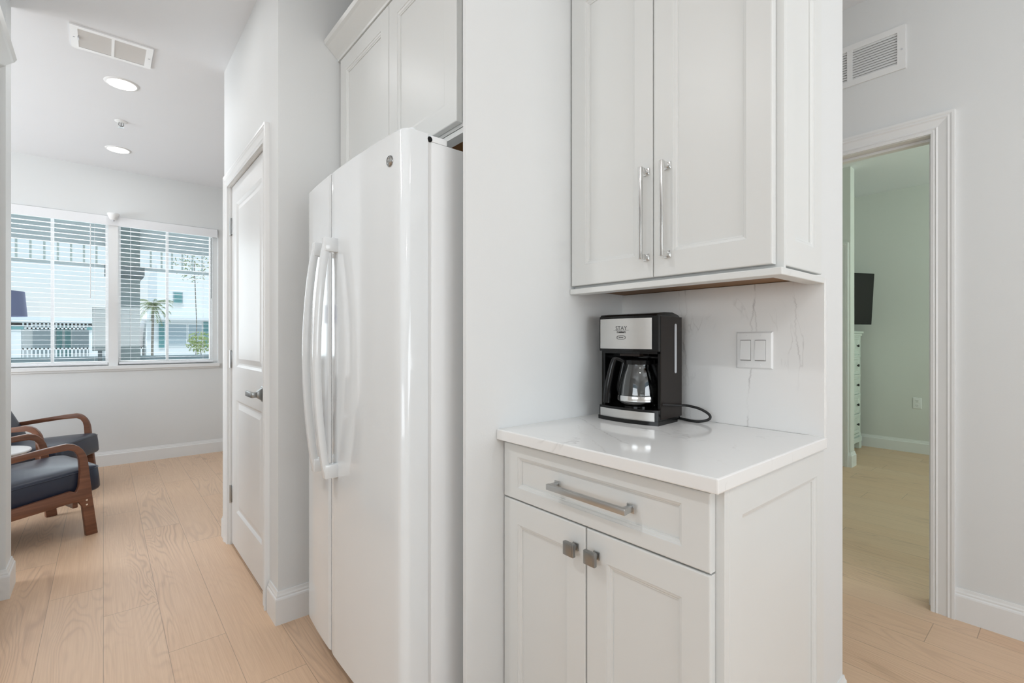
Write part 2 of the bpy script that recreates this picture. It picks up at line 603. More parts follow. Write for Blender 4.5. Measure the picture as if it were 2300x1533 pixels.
def obj(name, bm, m, parent=None, local=False, smooth=None):
    """link bm as one mesh object; coordinates are world ones unless local (then relative to the thing)"""
    me = bpy.data.meshes.new(name)
    bmesh.ops.recalc_face_normals(bm, faces=bm.faces[:])
    root = shift_of(parent)
    if parent and not local:
        bmesh.ops.translate(bm, verts=bm.verts[:], vec=-root)
    bm.to_mesh(me)
    bm.free()
    for mm in (m if isinstance(m, (list, tuple)) else [m]):
        me.materials.append(mm)
    if smooth is not None:
        me.shade_smooth()
        me.set_sharp_from_angle(angle=math.radians(smooth))
    o = bpy.data.objects.new(name, me)
    COL.objects.link(o)
    if parent:
        o.parent = parent
        LOCS[o.name] = root
    return o


def tag(o, label, cat, group=None, kind=None):
    o['label'] = label
    o['category'] = cat
    if group: o['group'] = group
    if kind: o['kind'] = kind
    return o


def thing(name, label, cat, loc=(0, 0, 0), rotz=0.0, group=None):
    o = bpy.data.objects.new(name, None)
    o.empty_display_size = 0.1
    COL.objects.link(o)
    o.location = loc
    o.rotation_euler = (0, 0, rotz)
    LOCS[o.name] = Vector(loc)
    tag(o, label, cat, group)
    return o


def struct(name, bm, m, label=None, smooth=None):
    o = obj(name, bm, m, smooth=smooth)
    o['kind'] = 'structure'
    if label:
        o['label'] = label
    return o


def struct_root(name, loc, label):
    o = bpy.data.objects.new(name, None)
    COL.objects.link(o)
    o.location = loc
    LOCS[o.name] = Vector(loc)
    o['kind'] = 'structure'
    o['label'] = label
    return o


def dup(root, loc, rotz=None, label=None, group=None):
    r = root.copy()
    COL.objects.link(r)
    r.location = loc
    if rotz is not None:
        r.rotation_euler = (0, 0, rotz)
    if label: r['label'] = label
    if group: r['group'] = group
    for ch in list(root.children):
        c = ch.copy()
        COL.objects.link(c)
        c.parent = r
        for g in list(ch.children):
            d = g.copy()
            COL.objects.link(d)
            d.parent = c
    return r


# ------------------------------------------------------------------ room shell
XW, YWN, YWF = 0.550, 2.140, 3.303          # pantry block
YF = 5.85                                    # window wall
XR = 2.734                                   # hall wall with the doorway
XB = 6.419                                   # bedroom back wall
T = 0.12

b = bm_new(); bx(b, -3.5, 6.7, -3.1, 6.05, -0.10, 0.0); struct('floor', b, FLOOR, 'light oak plank floor')
b = bm_new(); bx(b, -4.2, 7.4, -4.6, 6.05, CEIL, CEIL + 0.12); struct('ceiling', b, CEILM, 'flat white ceiling')  # slab runs past the walls as an added unseen eave blocking the sun

# far wall with the window opening
WX0, WX1, WZ0, WZ1 = -0.777, 0.919, 0.925, 2.323
b = bm_new()
bx(b, -3.38, WX0, YF, YF + 0.17, 0, CEIL); bx(b, WX1, 3.6, YF, YF + 0.17, 0, CEIL)
bx(b, WX0, WX1, YF, YF + 0.17, 0, WZ0); bx(b, WX0, WX1, YF, YF + 0.17, WZ1, CEIL)
struct('wall_far', b, WALL, 'far living room wall around the window')

# pantry block: front wall with door opening, near return wall, far return wall
DY0, DY1, DZ = 2.345, 3.160, 2.043
b = bm_new()
bx(b, XW, XW + T, YWN, DY0, 0, CEIL); bx(b, XW, XW + T, DY1, YWF, 0, CEIL); bx(b, XW, XW + T, DY0, DY1, DZ, CEIL)
bx(b, XW + T, 1.46, YWN, YWN + T, 0, CEIL)
bx(b, XW + T, 3.6, YWF - T, YWF, 0, CEIL)
struct('wall_pantry', b, WALL, 'walls of the pantry closet between the fridge alcove and the living room')

# thick wall behind fridge and coffee counter, ends at y = .478
YE, XE0, XE1 = 0.478, 1.46, 1.745
b = bm_new(); bx(b, XE0, XE1, YE, YWF - T, 0, CEIL)
struct('wall_kitchen', b, WALL, 'thick white wall behind the coffee counter')

# hall wall with bedroom doorway
OY0, OY1, OZ = 0.421, 1.235, 2.057
b = bm_new()
bx(b, XR, XR + T, -3.0, OY0, 0, CEIL); bx(b, XR, XR + T, OY1, YWF, 0, CEIL); bx(b, XR, XR + T, OY0, OY1, OZ, CEIL)
struct('wall_hall', b, WALL, 'hallway wall with the bedroom doorway')

# stub wall at the left edge
b = bm_new(); bx(b, -3.38, -0.337, 3.144, 3.312, 0, CEIL)
struct('wall_left', b, WALL, 'end of the wall between kitchen and living room at the left edge')

# walls outside the frame (kitchen west, rear, living west) with window openings
def wall_open(name, axis, c0, c1, a0, a1, oa0, oa1, oz0, oz1, m=WALL, label=None):
    b = bm_new()
    def q(p0, p1, z0, z1):
        if axis == 'x': bx(b, c0, c1, p0, p1, z0, z1)
        else: bx(b, p0, p1, c0, c1, z0, z1)
    q(a0, oa0, 0, CEIL); q(oa1, a1, 0, CEIL); q(oa0, oa1, 0, oz0); q(oa0, oa1, oz1, CEIL)
    return struct(name, b, m, label)

wall_open('wall_west', 'x', -3.0, -2.88, -3.0, 3.144, -1.2, 0.8, 0.85, 2.25, label='kitchen side wall')
wall_open('wall_rear', 'y', -3.0, -2.9, -3.0, XR, -0.25, 2.05, 0.72, 2.28, label='rear wall')
wall_open('wall_living', 'x', -3.5, -3.38, 3.144, YF + .17, 3.65, 5.55, 0.85, 2.3, label='living room side wall')
wall_open('wall_bedroom', 'y', -2.5, -2.38, XR + T, 6.55, 3.75, 5.45, 0.8, 2.2, WALL_B, 'bedroom window wall')
b = bm_new(); bx(b, XB, XB + T, -2.5, 2.5, 0, CEIL)
struct('wall_bedroom_back', b, WALL_B, 'green grey bedroom wall with the outlet')
# bedroom side wall and closet partition
b = bm_new()
bx(b, 5.352, XB, 1.96, 2.08, 0, CEIL)
bx(b, 5.235, 5.352, 1.372, 1.452, 0, CEIL); bx(b, 5.235, 5.352, 2.25, 2.40, 0, CEIL); bx(b, 5.235, 5.352, 1.452, 2.25, 2.035, CEIL)
bx(b, XR + T, 5.352, 2.40, 2.52, 0, CEIL)
struct('wall_closet', b, WALL_B, 'bedroom closet partition beside the chest')

# ---- baseboards
def base(name, path, side, label, m=TRIM, h=1.0):
    b = bm_new()
    sweep_xy(b, path, [(o, z * h) for o, z in BASE_P], side)
    return struct(name, b, m, label)

base('baseboard_far', [(-3.38, YF), (3.5, YF)], -1, 'white baseboard under the window')
base('baseboard_pantry', [(XW, DY0 - 0.078), (XW, YWN), (1.44, YWN)], -1, 'white baseboard on the corner beside the fridge')
base('baseboard_pantry_end', [(XW, DY1 + 0.070), (XW, YWF), (1.6, YWF)], 1, 'white baseboard past the pantry door')
base('baseboard_left', [(-1.2, 3.144), (-0.337, 3.144), (-0.337, 3.312), (-1.5, 3.312)], -1, 'white baseboard around the wall end at the left edge')
base('baseboard_kitchen', [(XE0 + 0.02, YE), (XE1, YE), (XE1, 3.1)], -1, 'white baseboard at the end of the thick wall')
base('baseboard_hall', [(XR, -3.0), (XR, OY0 - 0.079)], 1, 'white baseboard right of the bedroom doorway')
base('baseboard_bedroom', [(XB, -2.3), (XB, 1.96), (5.352, 1.96)], 1, 'white baseboard on the bedroom back wall')
base('baseboard_closet', [(5.235, 1.386), (5.235, 1.372), (5.352, 1.372), (5.352, 1.6)], -1, 'white plinth on the closet partition corner')

# ---- doorway trim to the bedroom
b = bm_new()
casing(b, face_mx(XR), OY0, OY1, OZ, w=0.079)
# jamb lining with stop
bx(b, XR - 0.0015, XR + T + 0.0015, OY0 - 0.010, OY0 + 0.002, 0, OZ - 0.002)
bx(b, XR - 0.0015, XR + T + 0.0015, OY1 - 0.002, OY1 + 0.010, 0, OZ - 0.002)
bx(b, XR - 0.0015, XR + T + 0.0015, OY0 - 0.010, OY1 + 0.010, OZ - 0.002, OZ + 0.010)
bx(b, XR + 0.045, XR + 0.082, OY0 + 0.013, OY1 - 0.013, OZ - 0.014, OZ - 0.0025)
bx(b, XR + 0.045, XR + 0.082, OY0 + 0.0025, OY0 + 0.013, 0, OZ - 0.0025)
struct('trim_1', b, TRIM, 'white casing and jamb of the bedroom doorway')
# closet casing in the bedroom and its closed door
b = bm_new()
casing(b, face_mx(5.235), 1.452, 2.25, 2.0, w=0.066)
bx(b, 5.2335, 5.35, 1.449, 1.4555, 0, 1.998)
struct('trim_2', b, TRIM, 'white casing of the closet door in the bedroom')
b = bm_new(); rings_panel(b, face_mx(5.29), 1.458, 2.245, 0.01, 2.0, [(0, 0, 0.035), (0, 0, 0), (0.11, 0.12, 0), (0.12, 0.13, 0.008), (0.15, 0.16, 0.003)])
struct('door_2', b, TRIM, 'closed white closet door in the bedroom')

# ---- pantry door
r = struct_root('door_1', (XW, DY0, 0), 'narrow white two panel pantry door with lever handle')
b = bm_new()
XD = XW + 0.012
LY0, LY1, LZ0, LZ1 = DY0 + 0.004, DY1 - 0.018, 0.012, DZ - 0.005
bx(b, XD + 0.0095, XD + 0.035, LY0 + 0.001, LY1 - 0.001, LZ0 + 0.001, LZ1 - 0.001)
SA = 0.118
PN = [(0.215, 0.835), (1.020, 1.925)]
M = face_mx(XD)
bx(b, XD, XD + 0.010, LY0, LY0 + SA, LZ0, LZ1)
bx(b, XD, XD + 0.010, LY1 - SA, LY1, LZ0, LZ1)
for z0, z1 in ((LZ0, PN[0][0]), (PN[0][1], PN[1][0]), (PN[1][1], LZ1)):
    bx(b, XD, XD + 0.010, LY0 + SA, LY1 - SA, z0, z1)
for z0, z1 in PN:
    rings_panel(b, M, LY0 + SA, LY1 - SA, z0, z1, [(0, 0, 0.0), (0.006, 0.006, 0.004), (0.012, 0.012, 0.0088), (0.020, 0.020, 0.0088), (0.046, 0.046, 0.0025)])
obj('door_leaf', b, TRIM, r)
b = bm_new()
casing(b, face_mx(XW), DY0, DY1, DZ, w=0.068)
bx(b, XW - 0.0015, XW + T, DY0 - 0.010, DY0 + 0.002, 0, DZ - 0.002); bx(b, XW - 0.0015, XW + T, LY1 + 0.003, DY1 + 0.010, 0, DZ - 0.002)
bx(b, XW - 0.0015, XW + T, DY0 - 0.010, DY1 + 0.010, DZ - 0.002, DZ + 0.010)
obj('casing', b, TRIM, r)
for z in (0.290, 1.060, 1.815):
    b = bm_new()
    bx(b, XD - 0.004, XD + 0.001, LY1 - 0.014, LY1 + 0.018, z - 0.045, z + 0.045, 0.001)
    tube(b, [(XD - 0.008, LY1 + 0.002, z - 0.050), (XD - 0.008, LY1 + 0.002, z + 0.050)], 0.0055, 10)
    obj('hinge', b, NICKEL, r, smooth=40)
# lever
h = None
b = bm_new()
bx(b, XD - 0.010, XD, 2.378, 2.440, 0.885, 0.957, 0.003)
h = obj('lever_rose', b, NICKEL_D, r, smooth=40)
b = bm_new()
prism(b, [(-0.010, 0.0), (-0.012, 0.030), (-0.030, 0.016), (-0.036, 0.012), (-0.036, -0.012), (-0.030, -0.016), (-0.012, -0.030)],
      lambda u, v, w: (XD + u, w, 0.921 + v), 2.392, 2.426, 0.002)
bx(b, XD - 0.058, XD - 0.034, 2.395, 2.423, 0.909, 0.933, 0.003)
bx(b, XD - 0.060, XD - 0.046, 2.398, 2.512, 0.908, 0.934, 0.004)
obj('lever', b, NICKEL_D, h, smooth=40)

# ------------------------------------------------------------------ window
r = struct_root('window_1', (0.07, YF, WZ0), 'double window with white grids looking onto a porch')
b = bm_new()
YG = YF + 0.085
MX = 0.071
bx(b, WX0, WX0 + 0.045, YG - 0.03, YG + 0.05, WZ0, WZ1); bx(b, WX1 - 0.045, WX1, YG - 0.03, YG + 0.05, WZ0, WZ1)
for xa, xb_ in ((WX0 + 0.045, MX - 0.034), (MX + 0.034, WX1 - 0.045)):
    bx(b, xa, xb_, YG - 0.03, YG + 0.05, WZ1 - 0.045, WZ1); bx(b, xa, xb_, YG - 0.03, YG + 0.05, WZ0, WZ0 + 0.045)
bx(b, MX - 0.034, MX + 0.034, YF + 0.002, YG + 0.05, WZ0, WZ1)
obj('window_frame', b, TRIM, r)
for x0, x1 in ((WX0 + 0.045, MX - 0.034), (MX + 0.034, WX1 - 0.045)):
    b = bm_new()
    c = (x0 + x1) / 2
    bx(b, c - 0.011, c + 0.011, YG - 0.004, YG + 0.016, WZ0 + 0.04, WZ1 - 0.04)
    bx(b, x0, x0 + 0.022, YG - 0.005, YG + 0.03, WZ0 + 0.04, WZ1 - 0.04); bx(b, x1 - 0.022, x1, YG - 0.005, YG + 0.03, WZ0 + 0.04, WZ1 - 0.04)
    sash = obj('sash', b, TRIM, r)
    b = bm_new()
    bx(b, x0, x1, YG + 0.018, YG + 0.022, WZ0 + 0.045, WZ1 - 0.045)
    obj('window_pane', b, PANE, sash)
b = bm_new()
bx(b, WX0 - 0.02, WX1 + 0.012, YF - 0.030, YF, WZ0 - 0.030, WZ0 + 0.004, 0.004)
bx(b, WX0 + 0.0005, WX1 - 0.0005, YF, YG - 0.0305, WZ0, WZ0 + 0.004)
bx(b, WX0 - 0.01, WX1 + 0.004, YF - 0.014, YF, WZ0 - 0.045, WZ0 - 0.030)
obj('window_sill', b, TRIM, r)

# blinds, one per sash, and their valance
def blind(x0, x1, label):
    t = thing('window_blind', label, 'blind', ((x0 + x1) / 2, YF + 0.03, 0.945), group='white blinds in the living room window')
    b = bm_new()
    z = 2.205
    while z > 0.985:
        # slightly crowned slat, tilted a hair
        prism(b, [(-0.022, -0.0008), (0.0, 0.0006), (0.022, -0.0006), (0.022, 0.0002), (0.0, 0.0016), (-0.022, 0.0002)],
              lambda u, v, w: (w, YF + 0.032 + u, z + v), x0 + 0.006, x1 - 0.006)
        z -= 0.0415
    obj('slats', b, BLIND, t)
    b = bm_new(); bx(b, x0 + 0.004, x1 - 0.004, YF + 0.006, YF + 0.058, 0.940, 0.958, 0.003); obj('bottom_rail', b, BLIND, t)
    b = bm_new(); bx(b, x0 + 0.002, x1 - 0.002, YF + 0.012, YF + 0.055, 2.245, 2.30); obj('headrail', b, BLIND, t)
    for q in (0.12, 0.88):
        b = bm_new()
        xx = x0 + (x1 - x0) * q
        tube(b, [(xx, YF + 0.008, 0.95), (xx, YF + 0.008, 2.25)], 0.0008, 5)
        tube(b, [(xx, YF + 0.056, 0.95), (xx, YF + 0.056, 2.25)], 0.0008, 5)
        obj('ladder_cord', b, BLIND, t)
    return t

bl1 = blind(WX0 + 0.01, MX - 0.036, 'white horizontal slat blind in the left window half, tall tilt wand near lamp shade')
b = bm_new(); tube(b, [(-0.09, YF + 0.005, 2.23), (-0.09, YF + 0.005, 1.55)], 0.0035, 8); obj('tilt_wand', b, mat('clear_plastic', (0.75, 0.77, 0.78), 0.2), bl1)
bl2 = blind(MX + 0.036, WX1 - 0.040, 'white horizontal slat blind in the right window half beside the door')
b = bm_new(); tube(b, [(0.858, YF + 0.005, 2.23), (0.858, YF + 0.005, 1.60)], 0.0035, 8); obj('tilt_wand', b, mat('dark_clear_plastic', (0.25, 0.26, 0.26), 0.3), bl2)
b = bm_new(); bx(b, WX0 + 0.006, WX1 - 0.006, YF - 0.014, YF - 0.001, 2.236, 2.320, 0.003)
tag(obj('blind_valance', b, BLIND), 'long white flat valance board across the top of the window blinds', 'valance')

# motion sensor above the mullion
t = thing('motion_sensor', 'small white cone shaped sensor on the wall above the window mullion', 'sensor', (0.07, YF - 0.03, 2.30))
b = bm_new(); lathe(b, [(0, 0.036), (0.044, 0.036), (0.046, 0.030), (0.043, 0.020), (0.027, -0.018), (0.018, -0.024), (0, -0.024)], (0.07, YF - 0.062, 2.30)); obj('housing', b, WHITEP, t, smooth=40)
b = bm_new(); lathe(b, [(0.010, -0.022), (0.010, -0.032), (0.006, -0.037), (0, -0.037)], (0.07, YF - 0.062, 2.30), seg=16); obj('lens', b, GREYP, t, smooth=40)
b = bm_new(); bx(b, 0.05, 0.09, YF - 0.030, YF - 0.0145, 2.31, 2.334, 0.003); obj('bracket', b, WHITEP, t)

# ------------------------------------------------------------------ ceiling fixtures
def recessed(loc, label, group='recessed ceiling lights'):
    t = thing('recessed_light', label, 'ceiling light', loc, group=group)
    b = bm_new()
    lathe(b, [(0.070, 0.0), (0.073, -0.006), (0.085, -0.004), (0.088, 0.0)], loc, seg=40, cap=False)
    obj('trim_ring', b, TRIM, t, smooth=50)
    b = bm_new()
    lathe(b, [(0.072, -0.0050), (0.040, -0.0085), (0.0, -0.009)], loc, seg=40)
    obj('lens', b, mat('light_lens', (1, 1, 1), 0.5, emis=((1.0, 0.99, 0.96), 5.0)), t, smooth=50)
    return t

def lamp(loc, power=LAMP_POWER, color=(0.97, 0.985, 1.0)):
    area('downlight_lamp', (loc[0], loc[1], loc[2] - 0.012), 0.13, power, color, (0, 0, -1), spread=180)

CL = [((0.088, 3.862, CEIL), 'round recessed ceiling light just behind the ceiling vent'),
      ((0.095, 5.215, CEIL), 'round recessed ceiling light nearest the far window wall')]
l0 = recessed(*CL[0])
dup(l0, CL[1][0], 0, CL[1][1])
for p, lb in (((0.10, 2.62), 'round recessed ceiling light over the passage beside the pantry door'),
              ((-0.585, 1.39), 'round recessed ceiling light over the aisle in front of the coffee counter'),
              ((-0.6, -0.9), 'added unseen round recessed ceiling light nearest the kitchen side window'),
              ((1.2, -1.2), 'added unseen round recessed ceiling light nearest the rear window'),
              ((2.2, 2.2), 'added unseen round recessed ceiling light at the far end of the hall')):
    dup(l0, (p[0], p[1], CEIL), 0, lb)  # the last three are unseen downlights added to brighten the rooms
for p, w_ in (((0.088, 3.862), 3), ((0.095, 5.215), 1.2), ((0.10, 2.62), 1.5), ((-0.585, 1.39), 9.5), ((-0.6, -0.9), 6.0), ((1.2, -1.2), 6.0)):
    lamp((p[0], p[1], CEIL), w_)
lamp((2.2, 2.2, CEIL), 4.0)

# ceiling register
VX0, VX1, VY0, VY1 = -0.131, 0.210, 3.280, 3.532
t = thing('ceiling_vent', 'white two bay louvered air vent in the ceiling', 'vent', ((VX0 + VX1) / 2, (VY0 + VY1) / 2, CEIL))
b = bm_new()
def ring_frame(b, x0, x1, y0, y1, wx, wy, z0, z1, bev=0.002):
    bx(b, x0, x0 + wx, y0, y1, z0, z1); bx(b, x1 - wx, x1, y0, y1, z0, z1)
    bx(b, x0 + wx, x1 - wx, y0, y0 + wy, z0, z1); bx(b, x0 + wx, x1 - wx, y1 - wy, y1, z0, z1)
ring_frame(b, VX0, VX1, VY0, VY1, 0.030, 0.026, CEIL - 0.008, CEIL)
bx(b, 0.034, 0.046, VY0 + 0.026, VY1 - 0.026, CEIL - 0.008, CEIL)
obj('vent_frame', b, WHITEP, t)
b = bm_new()
bx(b, VX0 + 0.02, VX1 - 0.02, VY0 + 0.02, VY1 - 0.02, CEIL - 0.0008, CEIL)
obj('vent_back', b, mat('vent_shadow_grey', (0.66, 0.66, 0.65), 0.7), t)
b = bm_new()
n = 11
for i in range(n):
    y = VY0 + 0.034 + i * (VY1 - VY0 - 0.068) / (n - 1)
    prism(b, [(0.0040, -0.0076), (0.0034, -0.0070), (-0.0040, -0.0010), (-0.0046, -0.0018)], lambda u, v, w: (w, y + u, CEIL + v), VX0 + 0.028, VX1 - 0.028)
obj('louvers', b, WHITEP, t)
b = bm_new(); bx(b, VX0 + 0.028, VX0 + 0.034, 3.385, 3.415, CEIL - 0.016, CEIL - 0.006, 0.001); obj('damper_lever', b, GREYP, t)
for x in (VX0 + 0.013, VX1 - 0.013):
    b = bm_new(); lathe(b, [(0.004, -0.008), (0.004, -0.010), (0, -0.0105)], (x, (VY0 + VY1) / 2, CEIL), seg=12); obj('screw', b, GREYP, t)

# sprinkler head
t = thing('sprinkler_head', 'small chrome and white fire sprinkler head in the ceiling between the two lights', 'sprinkler', (0.099, 4.53, CEIL))
b = bm_new(); lathe(b, [(0.038, 0.0), (0.038, -0.003), (0.030, -0.008), (0.012, -0.010), (0, -0.010)], (0.099, 4.53, CEIL), seg=28); obj('escutcheon', b, TRIM, t, smooth=40)
b = bm_new()
tube(b, [(0.099 - 0.012, 4.53, CEIL - 0.010), (0.099 - 0.014, 4.53, CEIL - 0.028), (0.099, 4.53, CEIL - 0.042)], 0.003, 8)
tube(b, [(0.099 + 0.012, 4.53, CEIL - 0.010), (0.099 + 0.014, 4.53, CEIL - 0.028), (0.099, 4.53, CEIL - 0.042)], 0.003, 8)
tube(b, [(0.099, 4.53, CEIL - 0.010), (0.099, 4.53, CEIL - 0.042)], 0.0035, 8)
obj('sprinkler_frame', b, NICKEL_D, t, smooth=40)
b = bm_new()
for k in range(10):
    a = k * math.pi / 5
    bx(b, 0.099 - 0.002, 0.099 + 0.002, 4.53 - 0.001, 4.53 + 0.001, CEIL - 0.044, CEIL - 0.043)
lathe(b, [(0.016, -0.044), (0.019, -0.045), (0.0, -0.047)], (0.099, 4.53, CEIL), seg=20)
obj('deflector', b, NICKEL, t)

# wall return grille above the doorway
GY0, GY1, GZ0, GZ1 = 0.5065, 1.110, 2.381, 2.577
t = thing('wall_vent', 'white return air grille high on the hall wall above the doorway', 'vent', (XR, (GY0 + GY1) / 2, GZ0))
b = bm_new()
bx(b, XR - 0.008, XR, GY0, GY0 + 0.030, GZ0, GZ1); bx(b, XR - 0.008, XR, GY1 - 0.030, GY1, GZ0, GZ1)
bx(b, XR - 0.008, XR, GY0 + .03, GY1 - .03, GZ0, GZ0 + 0.027); bx(b, XR - 0.008, XR, GY0 + .03, GY1 - .03, GZ1 - 0.027, GZ1)
bars = [GY0 + 0.030 + k * 0.1815 for k in range(1, 3)]
for y in bars:
    bx(b, XR - 0.007, XR, y - 0.011, y + 0.011, GZ0 + 0.02, GZ1 - 0.02)
obj('vent_frame', b, WHITEP, t)
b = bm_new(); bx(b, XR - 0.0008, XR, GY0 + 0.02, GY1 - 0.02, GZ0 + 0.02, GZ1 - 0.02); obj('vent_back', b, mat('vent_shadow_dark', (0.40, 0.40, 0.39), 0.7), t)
b = bm_new()
for i in range(12):
    z = GZ0 + 0.032 + i * (GZ1 - GZ0 - 0.064) / 11
    prism(b, [(-0.0068, -0.0058), (-0.0060, -0.0062), (-0.0010, 0.0048), (-0.0018, 0.0052)], lambda u, v, w: (XR + u, w, z + v), GY0 + 0.028, GY1 - 0.028)
obj('louvers', b, WHITEP, t)
b = bm_new(); lathe(b, [(0.004, -0.008), (0.004, -0.0095), (0, -0.010)], (XR, GY0 + 0.013, (GZ0 + GZ1) / 2 - 0.01), axis='X', seg=12); obj('screw', b, GREYP, t)

# ------------------------------------------------------------------ coffee counter: base cabinet
YP = 1.0825
CX, CXB = 0.905, 1.459
t = thing('base_cabinet', 'white shaker base cabinet with one drawer and two doors under the quartz top', 'cabinet', (1.17, 0.76, 0))
b = bm_new()
bx(b, CX, CXB, 0.460, YP - 0.002, 0.10, 0.884)
bx(b, CX + 0.06, CXB, 0.462, YP - 0.002, 0.0, 0.10)
bx(b, CX - 0.0005, CX + 0.0190, 0.4405, 0.460, 0.0, 0.884)
obj('carcass', b, CAB, t)
b = bm_new()
shaker(b, lambda a, z, d: (a, 0.4405 + d, z), CX + 0.0195, CXB - 0.004, 0.0, 0.879, t=0.0195, sa=0.056, sb=0.062)
obj('end_panel', b, CAB, t)
M = face_mx(0.8835)
def pull_h(bmx, x, yc, z, L):
    """square bar pull, horizontal, facing -x"""
    for y in (yc - L / 2, yc + L / 2):
        bx(bmx, x - 0.004, x, y - 0.010, y + 0.010, z - 0.010, z + 0.010, 0.001)
        bx(bmx, x - 0.028, x - 0.003, y - 0.0065, y + 0.0065, z - 0.0065, z + 0.0065, 0.001)
    bx(bmx, x - 0.036, x - 0.025, yc - L / 2 - 0.008, yc + L / 2 + 0.008, z - 0.0075, z + 0.0075, 0.0018)
def pull_v(bmx, x, y, z0, z1):
    for z in (z0, z1):
        bx(bmx, x - 0.004, x, y - 0.010, y + 0.010, z - 0.010, z + 0.010, 0.001)
        bx(bmx, x - 0.030, x - 0.003, y - 0.0060, y + 0.0060, z - 0.0065, z + 0.0065, 0.001)
    bx(bmx, x - 0.037, x - 0.027, y - 0.0060, y + 0.0060, z0 - 0.008, z1 + 0.008, 0.0015)
b = bm_new(); shaker(b, M, 0.4577, 1.0785, 0.7215, 0.8755, sa=0.061, sb=0.035)
dr = obj('drawer', b, CAB, t)
b = bm_new(); pull_h(b, 0.8835, 0.7500, 0.800, 0.224); obj('bar_pull', b, NICKEL, dr, smooth=30)
for y0, y1, ky, nm in ((0.7705, 1.0785, 0.800, 'left'), (0.4577, 0.7665, 0.7345, 'right')):
    b = bm_new(); shaker(b, M, y0, y1, 0.105, 0.7175, sa=0.061, sb=0.065)
    d = obj('door', b, CAB, t)
    b = bm_new()
    bx(b, 0.8795, 0.8835, ky - 0.009, ky + 0.009, 0.655, 0.673, 0.001)
    bx(b, 0.862, 0.881, ky - 0.006, ky + 0.006, 0.658, 0.670, 0.001)
    bx(b, 0.853, 0.863, ky - 0.017, ky + 0.017, 0.6475, 0.6805, 0.002)
    bx(b, 0.8515, 0.8535, ky - 0.014, ky + 0.014, 0.6505, 0.6775, 0.0008)
    obj('square_knob', b, NICKEL_D, d, smooth=30)

b = bm_new(); bx(b, 0.8585, 1.4450, 0.4300, YP, 0.884, 0.914, 0.003)
tag(obj('countertop', b, QUARTZ), 'glossy white quartz countertop with thin grey veins on the base cabinet', 'countertop')
b = bm_new(); bx(b, 1.4450, XE0, 0.4370, YP, 0.9141, 1.3300)
tag(obj('backsplash', b, QUARTZ_W), 'white quartz backsplash slab with faint grey veins behind the coffee maker', 'backsplash')

# ------------------------------------------------------------------ upper cabinet over the counter
t = thing('wall_cabinet', 'white two door wall cabinet hanging over the coffee counter', 'cabinet', (1.31, 0.76, 1.316))
UX = 1.1895
b = bm_new()
bx(b, UX, CXB, 0.460, YP - 0.001, 1.3335, 2.345)
bx(b, UX - 0.0005, UX + 0.0110, 0.4405, 0.460, 1.3345, 2.345)
obj('carcass', b, CAB, t)
b = bm_new(); bx(b, UX + 0.03, CXB - 0.002, 0.475, YP - 0.002, 1.3315, 1.3335); obj('underside', b, PLY, t)
b = bm_new(); shaker(b, lambda a, z, d: (a, 0.4405 + d, z), UX + 0.0115, CXB - 0.020, 1.340, 2.345, t=0.0195, sa=0.055, sb=0.065)
obj('end_panel', b, CAB, t)
b = bm_new()
bx(b, 1.1640, 1.2150, 0.4355, YP - 0.001, 1.3165, 1.3335, 0.002)
bx(b, 1.2100, 1.4440, 0.4355, 0.4750, 1.3165, 1.3335, 0.002)
obj('light_rail', b, CAB, t)
b = bm_new()
sweep_xy(b, [(CXB, 0.4405), (UX - 0.001, 0.4405), (UX - 0.001, YP)], [(0, 2.345), (0.010, 2.345), (0.016, 2.36), (0.05, 2.40), (0.058, 2.41), (0.062, 2.43), (0, 2.43)], 1)
obj('crown', b, CAB, t)
M = face_mx(1.1670)
for y0, y1, hy in ((0.7720, 1.0775, 0.7905), (0.4570, 0.7690, 0.7240)):
    b = bm_new(); shaker(b, M, y0, y1, 1.3430, 2.3060, sa=0.060, sb=0.066)
    d = obj('door', b, CAB, t)
    b = bm_new(); pull_v(b, 1.1670, hy, 1.400, 1.640); obj('bar_pull', b, CHROME, d, smooth=30)

# fridge end panel (white tall panel left of the counter)
b = bm_new(); bx(b, 0.7540, 1.459, YP, YP + 0.0165, 0.0, CEIL - 0.001, 0.001)
tag(obj('refrigerator_end_panel', b, WALL), 'tall white side panel standing between the fridge and the coffee counter', 'panel')

# ------------------------------------------------------------------ cabinet over the fridge
t = thing('refrigerator_cabinet', 'white two door cabinet with crown moulding hanging above the fridge', 'cabinet', (1.1, 1.62, 1.81))
FXF = 0.800
b = bm_new()
bx(b, FXF + 0.022, CXB, 1.150, YWN - 0.002, 1.806, 2.405)
bx(b, FXF + 0.024, FXF + 0.05, YP + 0.018, 1.16, 1.806, 2.405)
bx(b, FXF + 0.022, FXF + 0.060, 1.12, YWN - 0.002, 1.790, 1.808)
obj('carcass', b, CAB, t)
b = bm_new(); bx(b, FXF + 0.06, CXB - 0.002, YP + 0.018, YWN - 0.003, 1.802, 1.806); obj('underside', b, PLY, t)
M = face_mx(FXF)
for y0, y1 in ((1.6475, 2.118), (1.2000, 1.6440)):
    b = bm_new(); shaker(b, M, y0, y1, 1.819, 2.402, sa=0.066, sb=0.068); obj('door', b, CAB, t)
b = bm_new()
sweep_xy(b, [(FXF, YP + 0.018), (FXF, YWN - 0.002)], [(-0.05, 2.404), (0.004, 2.404), (0.006, 2.412), (0.014, 2.420), (0.052, 2.452), (0.062, 2.458), (0.066, 2.474), (0.060, 2.478), (-0.05, 2.478)], 1)
obj('crown', b, CAB, t)

